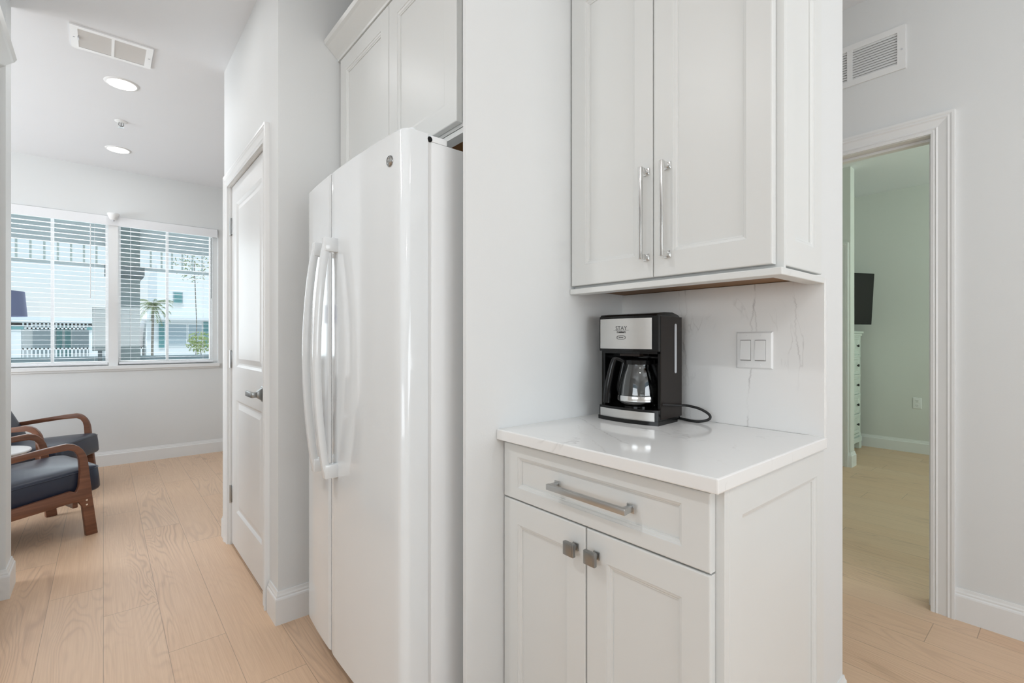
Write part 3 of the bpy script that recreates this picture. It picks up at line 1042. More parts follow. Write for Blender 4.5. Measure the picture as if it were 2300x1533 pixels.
# ------------------------------------------------------------------ refrigerator
FY0, FYS, FY1 = 1.1650, 1.6530, 1.9480
FT, FB = 1.7370, 0.110
t = thing('refrigerator', 'tall glossy white side by side refrigerator with curved doors', 'refrigerator', (1.0, 1.556, 0))
def front_x(y):
    # gently bowed front
    u = (y - 1.5565) / 0.391
    x = 0.5895 + 0.0166 * abs(u) ** 2.4
    return x
def fridge_door(y0, y1, n=22):
    b = bm_new()
    pts = []
    R = 0.022
    for i in range(n + 1):
        y = y0 + (y1 - y0) * i / n
        x = front_x(y)
        # outer edges roll back
        for edge, other in ((y0, y1), (y1, y0)):
            dd = abs(y - edge)
            rr = 0.030 if (abs(edge - FY0) < 1e-6 or abs(edge - FY1) < 1e-6) else 0.004
            if dd < rr:
                x += rr * (1 - math.sqrt(max(0, 1 - ((rr - dd) / rr) ** 2))) * 0.8
        pts.append((x, y))
    # denser samples near the outer edges
    extra = []
    for edge, sgn in ((FY0, 1), (FY1, -1)):
        if abs(y0 - edge) < 1e-6 or abs(y1 - edge) < 1e-6:
            for k in range(1, 8):
                y = edge + sgn * 0.030 * (1 - math.cos(k * math.pi / 16))
                dd = abs(y - edge)
                extra.append((front_x(y) + 0.030 * 0.8 * (1 - math.sqrt(max(0, 1 - ((0.030 - dd) / 0.030) ** 2))), y))
    pts = sorted(set(pts + extra), key=lambda p: p[1])
    poly = pts + [(0.6835, y1), (0.6835, y0)]
    lo = [b.verts.new((x, y, FB)) for x, y in poly]
    z1 = FT - 0.006
    md = [b.verts.new((x, y, z1)) for x, y in poly]
    hi = [b.verts.new((x + (0.005 if x < 0.66 else 0), y, FT)) for x, y in poly]
    k = len(poly)
    for A, B in ((lo, md), (md, hi)):
        for i in range(k):
            b.faces.new((A[i], A[(i + 1) % k], B[(i + 1) % k], B[i]))
    b.faces.new(lo[::-1]); b.faces.new(hi)
    return b
dR = obj('door', fridge_door(FY0, FYS - 0.003), FRIDGE, t, smooth=35)
dL = obj('door', fridge_door(FYS + 0.003, FY1), FRIDGE, t, smooth=35)
b = bm_new()
bx(b, 0.6950, 1.40, FY0 + 0.001, FY1 - 0.001, 0.06, 1.7180, 0.002)
bx(b, 0.6950, 0.746, FY0 + 0.001, FY1 - 0.001, 1.7185, 1.7360, 0.0015)
obj('body', b, FRIDGE_SIDE, t)
b = bm_new(); bx(b, 0.6830, 0.6960, FY0 + 0.003, FY1 - 0.006, FB + 0.01, FT - 0.015); obj('gasket', b, GASKET, t)
b = bm_new(); bx(b, 0.70, 0.80, FY0 + 0.03, FY1 - 0.02, 0.012, 0.105); obj('toe_grille', b, BLACK_S, t)
for y in (FY0 + 0.05, FY1 - 0.05):
    b = bm_new(); lathe(b, [(0.016, -0.014), (0.016, 0.014)], (0.76, y, 0.0165), axis='Y', seg=18); obj('roller', b, GREYP, t)
b = bm_new()
lathe(b, [(0.013, 0), (0.013, 0.010), (0.010, 0.014), (0, 0.014)], (0.650, FY0 + 0.030, FT), seg=20)
bx(b, 0.640, 0.735, FY0 + 0.012, FY0 + 0.045, FT - 0.001, FT + 0.004, 0.001)
obj('hinge_cover', b, FRIDGE, t, smooth=40)
b = bm_new(); lathe(b, [(0.0075, -0.0006), (0.0075, 0.002)], (0.6895, FY0 + 0.0004, 1.7235), axis='Y', seg=20); obj('hinge_hole', b, DARK, t)
b = bm_new(); lathe(b, [(0.013, 0), (0.013, 0.012)], (0.626, FY1 - 0.022, 0.097), seg=16); obj('hinge_pin', b, GREYP, t)
# round badge
b = bm_new()
xb = front_x(1.2265) - 0.0005
lathe(b, [(0.0, -0.004), (0.0135, -0.004), (0.0155, -0.0015), (0.0155, 0.001)], (xb, 1.2265, 1.6586), axis='X', seg=28)
bd = obj('badge', b, NICKEL_D, dR, smooth=40)
b = bm_new()
for k in range(3):
    an = [0.3, 2.4, 4.4][k]
    pts = [(xb - 0.0042, 1.2265 + 0.0105 * math.cos(an + q * 0.35) * (0.35 + 0.10 * q), 1.6586 + 0.0105 * math.sin(an + q * 0.35) * (0.35 + 0.10 * q)) for q in range(7)]
    tube(b, pts, 0.0007, 6)
lathe(b, [(0.0125, -0.0046), (0.0128, -0.004), (0.0119, -0.004)], (xb, 1.2265, 1.6586), axis='X', seg=28, cap=False)
obj('monogram', b, CHROME, bd)
# handles: arched bars
def fridge_handle(y, door, lean):
    b = bm_new()
    x0 = front_x(y)
    z0, z1 = 0.722, 1.491
    pts, rad = [], []
    n = 22
    for i in range(n + 1):
        u = i / n
        z = z0 + (z1 - z0) * u
        bow = math.sin(math.pi * u) ** 0.75
        pts.append((x0 - 0.030 - 0.034 * bow, y, z))
    # flattened section ribbon with rounded corners
    w, d = 0.0135, 0.011
    sec = [(-w, -d * .5), (-w * .8, -d * .9), (0, -d * 1.1), (w * .8, -d * .9), (w, -d * .5), (w, d * .6), (w * .8, d), (-w * .8, d), (-w, d * .6)]
    rings = [[b.verts.new((p[0] + v, p[1] + u2, p[2])) for u2, v in sec] for p in pts]
    k = len(sec)
    for A, B in zip(rings, rings[1:]):
        for i in range(k):
            b.faces.new((A[i], A[(i + 1) % k], B[(i + 1) % k], B[i]))
    b.faces.new(rings[0][::-1]); b.faces.new(rings[-1])
    h = obj('handle', b, FRIDGE, door, smooth=40)
    for z in (z0 - 0.006, z1 - 0.034):
        b = bm_new()
        bx(b, x0 - 0.042, x0 + 0.004, y - 0.017, y + 0.017, z, z + 0.046, 0.004)
        o = obj('handle_mount', b, FRIDGE, door, smooth=40)
    return h
fridge_handle(1.598, dR, 1)
fridge_handle(1.7095, dL, -1)

# ------------------------------------------------------------------ tall cabinet at the left edge (its crown shows top left)
t = thing('tall_cabinet', 'tall white cabinet at the left edge, only its crown moulding showing', 'cabinet', (-0.68, 2.7, 0))
b = bm_new(); bx(b, -0.97, -0.385, 2.35, 3.126, 0.10, 2.392); bx(b, -0.97, -0.45, 2.36, 3.12, 0, 0.10); obj('carcass', b, CAB, t)
for y0, y1 in ((2.354, 2.736), (2.740, 3.122)):
    b = bm_new(); shaker(b, face_px(-0.365), y0, y1, 0.11, 2.36, sa=0.062); obj('door', b, CAB, t)
b = bm_new()
sweep_xy(b, [(-0.97, 2.35), (-0.372, 2.35), (-0.372, 3.142)], [(-0.02, 2.372), (0.006, 2.372), (0.010, 2.384), (0.016, 2.390), (0.055, 2.425), (0.062, 2.430), (0.0715, 2.446), (0.066, 2.450), (-0.02, 2.450)], -1)
obj('crown', b, CAB, t)

# ------------------------------------------------------------------ light switch on the backsplash
t = thing('light_switch', 'white double rocker light switch plate on the quartz backsplash', 'switch', (1.445, 0.6146, 1.085))
b = bm_new(); rings_panel(b, face_mx(1.4382), 0.5631, 0.6661, 1.0850, 1.1920, [(0, 0, 0.0068), (0.0, 0.0, 0.005), (0.004, 0.004, 0.001), (0.008, 0.008, 0)])
obj('plate', b, WHITEP, t, smooth=30)
for y in (0.6370, 0.5955):
    b = bm_new()
    bx(b, 1.4372, 1.4390, y - 0.0150, y + 0.0150, 1.1080, 1.1690)
    obj('rocker_gap', b, mat('switch_gap_grey', (0.30, 0.29, 0.28), 0.6), t)
    b = bm_new()
    prism(b, [(0.0, -0.0285), (-0.0035, -0.0270), (-0.0012, 0.0), (-0.0002, 0.027), (0.0, 0.0285)], lambda u, v, w: (1.4366 + u, w, 1.1385 + v), y - 0.0142, y + 0.0142)
    bx(b, 1.4355, 1.4385, y - 0.0142, y + 0.0142, 1.1100, 1.1670, 0.001)
    obj('rocker', b, WHITEP, t)
    for z in (1.0965, 1.1805):
        b = bm_new(); lathe(b, [(0.0, -0.0012), (0.002, -0.0010), (0.0026, 0.001)], (1.4382, y, z), axis='X', seg=12); obj('screw', b, WHITEP, t, smooth=40)

# ------------------------------------------------------------------ coffee maker (local: +x depth, +y left, z up)
CMR = math.radians(-5.5)
CMO = Vector((1.2395, 0.9120, 0.914))
t = thing('coffee_maker', 'black drip coffee maker with stainless front standing on the quartz counter', 'coffee maker', CMO, 0)
t.rotation_euler = (0, 0, math.radians(4.0))
W2, DP, HT = 0.1045, 0.148, 0.340
def bow(y, k=0.012):
    return -k * (1 - (y / W2) ** 2)
def bowed(bmx, y0, y1, x_in, z0, z1, off=0.0, k=0.012, n=14):
    """slab with a bowed front between y0..y1"""
    pts = [(bow(y0 + (y1 - y0) * i / n, k) + off, y0 + (y1 - y0) * i / n) for i in range(n + 1)] + [(x_in, y1), (x_in, y0)]
    prism(bmx, pts, lambda u, v, w: (u, v, w), z0, z1)
b = bm_new()
# back column, side walls, lower base, head
bx(b, 0.112, DP, -W2 + .001, W2 - .001, 0.006, 0.328, 0.006)
bx(b, 0.020, 0.140, -W2 + 0.002, -W2 + 0.010, 0.030, 0.240)
bx(b, 0.020, 0.140, W2 - 0.010, W2 - 0.002, 0.030, 0.240)
bowed(b, -W2, W2, 0.130, 0.006, 0.045, 0.004, 0.014)
bowed(b, -W2 - 0.002, W2 + 0.002, 0.120, 0.0, 0.012, -0.001, 0.016)
bowed(b, -W2, W2, 0.130, 0.220, 0.3285, 0.004, 0.010)
bowed(b, -W2 + 0.006, W2 - 0.006, 0.120, 0.212, 0.2195, 0.010, 0.006)
# top deck, domed towards the back
prism(b, [(0.000, 0.327), (0.006, 0.334), (0.050, 0.339), (0.100, 0.340), (0.136, 0.333), (DP, 0.327)], lambda u, v, w: (u, w, v), -W2 + 0.004, W2 - 0.004, 0.002)
obj('housing', b, BLACK, t, local=True, smooth=35)
b = bm_new()
bx(b, 0.018, DP + 0.0012, -W2 - 0.0012, -W2 + 0.001, 0.016, 0.326, 0.0005)
obj('side_panel', b, BLACK_S, t, local=True)
b = bm_new()
bx(b, 0.018, DP + 0.0012, W2 - 0.001, W2 + 0.0012, 0.016, 0.326, 0.0005)
obj('side_panel', b, BLACK_S, t, local=True)
def bowed_sheet(y0, y1, z0, z1, off, k, th=0.002):
    bb = bm_new()
    n = 16
    f, g = [], []
    for i in range(n + 1):
        y = y0 + (y1 - y0) * i / n
        x = bow(y, k) + off
        f.append((x, y)); g.append((x + th, y))
    prism(bb, f + g[::-1], lambda u, v, w: (u, v, w), z0, z1)
    return bb
b = bowed_sheet(-0.086, 0.1000, 0.2270, 0.3210, 0.0025, 0.010)
fp = obj('front_plate', b, STEEL, t, local=True, smooth=30)
b = bowed_sheet(-0.094, 0.1000, 0.0100, 0.0375, 0.0030, 0.014)
obj('base_plate', b, STEEL, t, local=True, smooth=30)
# lettering
def text_mesh(s, size, y, z, off, ext=0.0003, name='lettering', bold=0.0):
    cu = bpy.data.curves.new('txt', 'FONT')
    cu.body = s
    cu.size = size
    cu.align_x = 'CENTER'; cu.align_y = 'CENTER'
    cu.extrude = ext
    cu.offset = bold
    o = bpy.data.objects.new('txt', cu)
    COL.objects.link(o)
    bpy.context.view_layer.update()
    me = bpy.data.meshes.new_from_object(o.evaluated_get(bpy.context.evaluated_depsgraph_get()))
    COL.objects.unlink(o)
    bpy.data.objects.remove(o)
    bb = bm_new(); bb.from_mesh(me)
    for v in bb.verts:
        u, w, d = v.co
        yy = y - u
        v.co = (bow(yy, 0.010) + off - d, yy, z + w)
    return bb
LO = 0.0022
b = text_mesh('STAY', 0.0180, 0.016, 0.2905, LO)
obj('lettering', b, mat('grey_ink', (0.10, 0.10, 0.10), 0.5), fp, local=True)
b = text_mesh('Cuisinart', 0.0086, 0.016, 0.2790, LO, bold=0.0003)
obj('lettering', b, INK, fp, local=True)
b = bm_new(); bx(b, bow(0.016, .010) + LO - 0.0006, bow(0.016, .010) + LO + 0.0004, 0.016 - 0.027, 0.016 + 0.027, 0.2842, 0.2848)
obj('underline', b, mat('grey_ink', (0.10, 0.10, 0.10), 0.5), fp, local=True)
b = bm_new()
rp = []
for k in range(24):
    a = 2 * math.pi * k / 24
    cx2, cz2 = math.copysign(abs(math.cos(a)) ** 0.5, math.cos(a)) * 0.0150, math.copysign(abs(math.sin(a)) ** 0.5, math.sin(a)) * 0.0052
    rp.append((bow(0.016, .010) + LO - 0.0006, 0.016 + cx2, 0.2622 + cz2))
tube(b, rp, 0.0007, 6, closed=True)
obj('button_outline', b, INK, fp, local=True)
b = text_mesh('BREW/OFF', 0.0036, 0.016, 0.2622, LO - 0.0002)
obj('button_lettering', b, INK, fp, local=True)
# water gauge
b = bm_new()
prism(b, [(0.106 + 0.0050 * math.cos(a), 0.228 + (0.071 if math.sin(a) >= 0 else -0.071) + 0.0055 * math.sin(a)) for a in [k * math.pi / 10 for k in range(20)]],
      lambda u, v, w: (u, w, v), -W2 - 0.0035, -W2 + 0.002)
obj('water_gauge', b, GREYP, t, local=True, smooth=40)
# spout basket under the head, warming plate
b = bm_new()
lathe(b, [(0.034, 0.214), (0.031, 0.205), (0.014, 0.202), (0, 0.202)], (0.054, -0.008, 0), seg=28)
bx(b, 0.006, 0.03, -0.040, 0.030, 0.204, 0.212, 0.001)
obj('filter_basket', b, BLACK_S, t, local=True, smooth=40)
b = bm_new(); lathe(b, [(0.046, 0.044), (0.046, 0.049), (0.042, 0.050), (0, 0.050)], (0.052, -0.008, 0), seg=40)
obj('warming_plate', b, BLACK, t, local=True, smooth=40)
# cord: flat twin cord looping behind and right of the machine (world coordinates -> local)
inv = (Matrix.Translation(CMO) @ Matrix.Rotation(math.radians(4.0), 4, 'Z')).inverted()
cw = [(1.392, 0.845, 0.955), (1.400, 0.815, 0.962), (1.405, 0.785, 0.960), (1.408, 0.760, 0.9545), (1.410, 0.738, 0.944), (1.407, 0.729, 0.934), (1.400, 0.735, 0.925), (1.392, 0.760, 0.9185), (1.395, 0.795, 0.9180), (1.408, 0.835, 0.9185), (1.425, 0.90, 0.9185), (1.430, 0.96, 0.9185)]
b = bm_new()
tube(b, [inv @ p for p in spline(cw, 8)], 0.0040, 10)
obj('power_cord', b, BLACK_R, t, local=True, smooth=60)
b = bm_new()
tube(b, [inv @ Vector(p) for p in spline([(1.262, 0.7985, 0.978), (1.31, 0.8025, 0.972), (1.36, 0.806, 0.966), (1.398, 0.8065, 0.963)], 6)], 0.0026, 8)
obj('cord_tail', b, BLACK_R, t, local=True, smooth=60)

# carafe
ROT4 = Matrix.Rotation(math.radians(4.0), 4, 'Z')
cl = CMO + ROT4.to_3x3() @ Vector((0.050, -0.012, 0.0505))
t = thing('coffee_carafe', 'glass coffee carafe with black handle sitting on the warming plate', 'carafe', cl, math.radians(4.0))
b = bm_new()
CK = 1.12
lathe(b, [(r_ * CK, z_ * 1.20) for r_, z_ in [(0.0, 0.001), (0.048, 0.001), (0.056, 0.004), (0.060, 0.012), (0.0595, 0.030), (0.056, 0.055), (0.050, 0.080), (0.044, 0.096), (0.040, 0.104), (0.041, 0.112), (0.0385, 0.112), (0.0378, 0.104), (0.042, 0.095), (0.048, 0.079), (0.054, 0.054), (0.0575, 0.030), (0.058, 0.013), (0.054, 0.006), (0, 0.004)]], (0, 0, 0), seg=48)
obj('glass_body', b, CARAFE_G, t, local=True, smooth=60)
b = bm_new()
lathe(b, [(0.0425 * CK, 0.128), (0.0430 * CK, 0.141), (0.036, 0.146), (0, 0.147)], (0, 0, 0), seg=36)
obj('lid', b, BLACK, t, local=True, smooth=40)
b = bm_new()
lathe(b, [(0.0610 * CK, 0.016), (0.0613 * CK, 0.020), (0.0610 * CK, 0.028), (0.0603 * CK, 0.032)], (0, 0, 0), seg=48, cap=False)
obj('metal_band', b, CHROME, t, local=True, smooth=60)
hd = Vector((-0.62, 0.785, 0)).normalized()
b = bm_new()
hp = [hd * 0.046 + Vector((0, 0, 0.136)), hd * 0.062 + Vector((0, 0, 0.144)), hd * 0.076 + Vector((0, 0, 0.140)), hd * 0.087 + Vector((0, 0, 0.100)), hd * 0.096 + Vector((0, 0, 0.050)), hd * 0.099 + Vector((0, 0, 0.006))]
tp = spline(hp, 6)
tube(b, tp, [0.0080 + 0.0045 * (i / len(tp)) for i in range(len(tp))], 12)
tube(b, [hd * 0.054 + Vector((0, 0, 0.020)), hd * 0.060 + Vector((0, 0, 0.055)), hd * 0.056 + Vector((0, 0, 0.085)), hd * 0.046 + Vector((0, 0, 0.134))], [0.009, 0.009, 0.008, 0.007], 12)
obj('handle', b, BLACK, t, local=True, smooth=50)

# ------------------------------------------------------------------ armchairs
def superbox(bmx, cx, cy, cz, sx, sy, sz, e=0.35, tilt=0.0, nu=28, nv=14, crown=0.0):
    """rounded cushion"""
    def sg(v, p): return math.copysign(abs(v) ** p, v)
    rows = []
    for j in range(nv + 1):
        ph = -math.pi / 2 + math.pi * j / nv
        row = []
        for i in range(nu):
            th = 2 * math.pi * i / nu
            x = sg(math.cos(ph), e) * sg(math.cos(th), e)
            y = sg(math.cos(ph), e) * sg(math.sin(th), e)
            z = sg(math.sin(ph), e * 1.3)
            zz = z * sz / 2 + crown * max(0, z) * (1 - x * x) * (1 - y * y)
            xx, yy = x * sx / 2, y * sy / 2
            c, s_ = math.cos(tilt), math.sin(tilt)
            row.append(bmx.verts.new((cx + xx * c - zz * s_, cy + yy, cz + xx * s_ + zz * c)))
        rows.append(row)
    for a, c in zip(rows, rows[1:]):
        for i in range(nu):
            bmx.faces.new((a[i], a[(i + 1) % nu], c[(i + 1) % nu], c[i]))
    bmesh.ops.remove_doubles(bmx, verts=bmx.verts[:], dist=1e-5)

def smooth_poly(pts, corner):
    return pts

FRAME = [(-0.030, 0.0), (0.028, 0.0), (0.014, 0.12), (0.000, 0.24), (-0.014, 0.38), (-0.022, 0.456), (-0.030, 0.490), (-0.044, 0.518), (-0.064, 0.542), (-0.088, 0.558), (-0.118, 0.565),
         (-0.20, 0.556), (-0.36, 0.530), (-0.56, 0.497), (-0.62, 0.487), (-0.645, 0.470), (-0.655, 0.44), (-0.690, 0.20), (-0.735, 0.0), (-0.785, 0.0), (-0.735, 0.20), (-0.690, 0.46)]
OUTER = [(-0.030, 0.0), (0.028, 0.0), (0.014, 0.12), (0.000, 0.24), (-0.013, 0.38), (-0.021, 0.456), (-0.030, 0.490), (-0.044, 0.518), (-0.064, 0.542), (-0.088, 0.558), (-0.118, 0.565),
         (-0.20, 0.556), (-0.36, 0.531), (-0.56, 0.499), (-0.66, 0.480), (-0.70, 0.466), (-0.722, 0.43), (-0.745, 0.30), (-0.775, 0.12), (-0.800, 0.0)]
INNER_LOW = [(-0.745, 0.0), (-0.720, 0.10), (-0.690, 0.130), (-0.35, 0.188), (-0.091, 0.214), (-0.066, 0.212), (-0.048, 0.181), (-0.038, 0.09)]
HOLE = [(-0.076, 0.272), (-0.064, 0.304), (-0.058, 0.389), (-0.062, 0.458), (-0.070, 0.492), (-0.085, 0.514), (-0.112, 0.526), (-0.20, 0.521), (-0.36, 0.498), (-0.56, 0.466), (-0.65, 0.448), (-0.680, 0.42), (-0.705, 0.28), (-0.712, 0.205), (-0.69, 0.192), (-0.35, 0.250), (-0.10, 0.284)]

def side_frame(y):
    """one continuous bent-wood side: arm, front leg, rear leg and rail around an opening"""
    from mathutils.geometry import tessellate_polygon
    outer = OUTER + INNER_LOW
    hole = HOLE
    v3 = [[Vector((p[0], p[1], 0)) for p in outer], [Vector((p[0], p[1], 0)) for p in hole]]
    allp = outer + hole
    tris = tessellate_polygon(v3)
    bb = bm_new()
    h = 0.0155
    A = [bb.verts.new((p[0], y - h, p[1])) for p in allp]
    B = [bb.verts.new((p[0], y + h, p[1])) for p in allp]
    for tr in tris:
        bb.faces.new([A[i] for i in tr])
        bb.faces.new([B[i] for i in tr[::-1]])
    def wall(s, n):
        for i in range(n):
            a, c = s + i, s + (i + 1) % n
            bb.faces.new((A[a], A[c], B[c], B[a]))
    wall(0, len(outer)); wall(len(outer), len(hole))
    bmesh.ops.recalc_face_normals(bb, faces=bb.faces[:])
    es = [e2 for e2 in bb.edges if len(e2.link_faces) == 2 and e2.calc_face_angle(0) > 1.2]
    bmesh.ops.bevel(bb, geom=es, offset=0.005, segments=2, profile=0.5, affect='EDGES')
    return bb

ch = thing('armchair', 'navy leather armchair with walnut frame, nearer one, facing right of the side table', 'armchair', (-0.159, 4.141, 0), math.atan2(.347, .938), group='walnut armchairs by the window')
HWC = 0.300
for y in (-HWC, HWC):
    f = obj('arm_frame', side_frame(y), WALNUT, ch, local=True, smooth=40)
    for z in (0.215, 0.188):
        b = bm_new(); lathe(b, [(0.0055, -0.0025), (0.0055, 0.0025)], (-0.028, y + (-0.016 if y < 0 else 0.016), z), axis='Y', seg=14)
        obj('bolt', b, CHROME, f, local=True)
b = bm_new(); bx(b, -0.085, -0.060, -HWC + 0.01, HWC - 0.01, 0.175, 0.235, 0.003); obj('front_rail', b, WALNUT, ch, local=True)
b = bm_new(); bx(b, -0.70, -0.67, -HWC + 0.01, HWC - 0.01, 0.13, 0.19, 0.003); obj('rear_rail', b, WALNUT, ch, local=True)
b = bm_new()
superbox(b, -0.297, 0, 0.292, 0.73, 0.560, 0.165, 0.17, tilt=math.radians(6), crown=0.035)
sc_ = obj('seat_cushion', b, LEATHER, ch, local=True, smooth=60)
b = bm_new()
pp = []
for k in range(40):
    a = 2 * math.pi * k / 40
    def sg(v, p): return math.copysign(abs(v) ** p, v)
    xx, yy, zz = sg(math.cos(a), .17) * 0.364, sg(math.sin(a), .17) * 0.2795, 0.060
    tl = math.radians(6)
    pp.append((-0.297 + xx * math.cos(tl) - zz * math.sin(tl), yy, 0.292 + xx * math.sin(tl) + zz * math.cos(tl)))
tube(b, pp, 0.003, 6, closed=True)
obj('piping', b, LEATHER, sc_, local=True, smooth=60)
b = bm_new()
superbox(b, -0.560, 0, 0.535, 0.46, 0.54, 0.15, 0.22, tilt=math.radians(-62), crown=0.03)
obj('back_cushion', b, LEATHER, ch, local=True, smooth=60)
b = bm_new()
for y in (-0.18, 0.0, 0.18):
    tube(b, [(-0.67, y, 0.17), (-0.735, y, 0.45), (-0.80, y, 0.74)], 0.012, 8)
bx(b, -0.82, -0.79, -0.29, 0.29, 0.71, 0.76, 0.005)
obj('back_frame', b, WALNUT, ch, local=True)
ch2 = dup(ch, (-0.184, 5.030, 0), math.radians(-24), 'navy leather armchair with walnut frame, far one beside the window wall')

# side table between the chairs
t = thing('side_table', 'round white topped side table between the two armchairs', 'table', (-0.60, 4.68, 0))
b = bm_new(); lathe(b, [(0.0, 0.398), (0.200, 0.398), (0.222, 0.410), (0.225, 0.418), (0.220, 0.424), (0, 0.424)], (-0.60, 4.68, 0), seg=56); obj('table_top', b, MARBLE_T, t, smooth=40)
b = bm_new(); lathe(b, [(0.16, 0), (0.16, 0.012), (0.03, 0.03), (0.022, 0.06), (0.022, 0.36), (0.06, 0.398)], (-0.60, 4.68, 0), seg=32); obj('pedestal', b, BRONZE, t, smooth=40)

# floor lamp
t = thing('floor_lamp', 'floor lamp with navy drum shade in front of the window at the left', 'lamp', (-0.665, 5.42, 0))
b = bm_new(); lathe(b, [(0.16, 0), (0.16, 0.015), (0.02, 0.03), (0, 0.03)], (-0.665, 5.42, 0), seg=36); obj('base', b, BRONZE, t, smooth=40)
b = bm_new(); tube(b, [(-0.665, 5.42, 0.02), (-0.665, 5.42, 1.56)], 0.010, 12); obj('pole', b, BRONZE, t, smooth=40)
b = bm_new(); lathe(b, [(0.205, 1.355), (0.190, 1.548), (0.188, 1.548), (0.203, 1.355)], (-0.665, 5.42, 0), seg=56, cap=False); obj('lamp_shade', b, SHADE, t, smooth=60)

# ------------------------------------------------------------------ bedroom things
# outlet
t = thing('wall_outlet', 'white electrical outlet low on the green grey bedroom wall', 'outlet', (XB, 1.0985, 0.46))
b = bm_new(); rings_panel(b, face_mx(XB - 0.006), 1.063, 1.134, 0.458, 0.572, [(0, 0, 0.006), (0, 0, 0.003), (0.004, 0.004, 0)]); obj('plate', b, WHITEP, t)
for z in (0.492, 0.538):
    b = bm_new(); bx(b, XB - 0.0078, XB - 0.005, 1.0815, 1.1155, z - 0.015, z + 0.015, 0.001); s_ = obj('socket', b, WHITEP, t)
    b = bm_new()
    for y in (1.092, 1.105): bx(b, XB - 0.0084, XB - 0.0076, y - 0.001, y + 0.001, z - 0.002, z + 0.008)
    bx(b, XB - 0.0084, XB - 0.0076, 1.0965, 1.1005, z - 0.011, z - 0.007)
    obj('socket_slots', b, DARK, s_)

# tall chest of drawers
CX0, CX1, CYF, CYB, CZ = 5.42, 6.300, 1.545, 1.955, 1.262
t = thing('chest_of_drawers', 'tall pale painted chest of drawers in the bedroom corner below the television', 'dresser', ((CX0 + CX1) / 2, 1.75, 0))
b = bm_new()
bx(b, CX0 + 0.02, CX1 - 0.02, CYF + 0.02, CYB - 0.01, 0.11, CZ - 0.05)
for x in (CX0 + 0.02, CX1 - 0.055): bx(b, x, x + 0.035, CYF + 0.008, CYF + 0.03, 0.11, CZ - 0.05, 0.003)
for k in range(6):
    z = 0.155 + k * 0.2105
    bx(b, CX0 + 0.02, CX1 - 0.02, CYF + 0.006, CYF + 0.03, z - 0.012, z + 0.010, 0.003)
obj('carcass', b, DRESSER, t)
b = bm_new()
bx(b, CX0 - 0.01, CX1 + 0.012, CYF - 0.015, CYB, CZ - 0.022, CZ, 0.006)
bx(b, CX0 + 0.005, CX1 - 0.002, CYF - 0.003, CYB, CZ - 0.050, CZ - 0.022, 0.008)
obj('top', b, DRESSER, t)
b = bm_new()
bx(b, CX0 + 0.008, CX1 - 0.008, CYF - 0.004, CYB, 0.075, 0.13, 0.005)
for x in (CX0 + 0.01, CX1 - 0.09):
    for y in (CYF, CYB - 0.08): bx(b, x, x + 0.08, y, y + 0.08, 0, 0.08, 0.006)
obj('plinth', b, DRESSER, t)
for k in range(5):
    z0 = 0.172 + k * 0.2105
    b = bm_new()
    rings_panel(b, face_my(CYF + 0.010), CX0 + 0.060, CX1 - 0.060, z0, z0 + 0.182, [(0, 0, 0.012), (0, 0, 0), (0.022, 0.022, 0), (0.028, 0.028, 0.006), (0.034, 0.034, 0.003)])
    d = obj('drawer', b, DRESSER, t)
    for x in (CX0 + 0.17, CX1 - 0.125):
        b = bm_new(); lathe(b, [(0.0, -0.024), (0.014, -0.020), (0.014, -0.012), (0.006, -0.006), (0.006, 0.0)], (x, CYF + 0.013, z0 + 0.092), axis='Y', seg=18)
        obj('knob', b, BRONZE, d, smooth=50)

# television on a swing arm over the chest
t = thing('television', 'black flat television on a wall arm above the chest of drawers', 'television', (5.815, 1.615, 1.598))
t.rotation_euler = (0, 0, math.radians(-26.6))
tl = math.radians(3.5)
def tvp(u, v, w):
    return (u, w * math.cos(tl) - v * math.sin(tl) * -1.0, v * math.cos(tl) - w * math.sin(tl) * 0)
b = bm_new()
def tvbox(b, x0, x1, v0, v1, w0, w1, bev=0.003):
    tmp = bmesh.new(); bx(tmp, x0, x1, w0, w1, v0, v1, bev)
    bmesh.ops.rotate(tmp, verts=tmp.verts[:], cent=(0, 0, 0), matrix=Matrix.Rotation(tl, 3, 'X'))
    join(b, tmp)
tvbox(b, -0.425, 0.425, -0.268, 0.268, -0.004, 0.030)
obj('case', b, BLACK, t, local=True)
b = bm_new(); tvbox(b, -0.417, 0.417, -0.258, 0.260, -0.0055, -0.0035, 0.0); obj('screen', b, TVM, t, local=True)
b = bm_new(); tube(b, [(0, 0.03, 0), (-0.06, 0.17, 0), (0.165, 0.325, 0)], 0.022, 10); bx(b, -0.12, 0.12, 0.025, 0.045, -0.1, 0.1, 0.002); bx(b, 0.10, 0.20, 0.28, 0.30, -0.08, 0.08, 0.002); obj('wall_arm', b, BLACK_S, t, local=True)

# ------------------------------------------------------------------ outside: porch
YPC = 8.0
b = bm_new(); bx(b, -8, 9, YF + 0.17, 8.35, -0.16, -0.04); struct('trim_3', b, EXT_GROUND, 'porch floor')
b = bm_new(); bx(b, -8, 9, YF + 0.17, 8.35, 2.60, 2.72); struct('trim_4', b, EXT_G, 'grey green porch ceiling')
b = bm_new(); bx(b, -8, 9, 7.93, 8.10, 2.475, 2.60); bx(b, -8, 9, 7.96, 8.07, 2.38, 2.475)
struct('trim_5', b, EXT_T, 'pale beam at the edge of the porch ceiling')

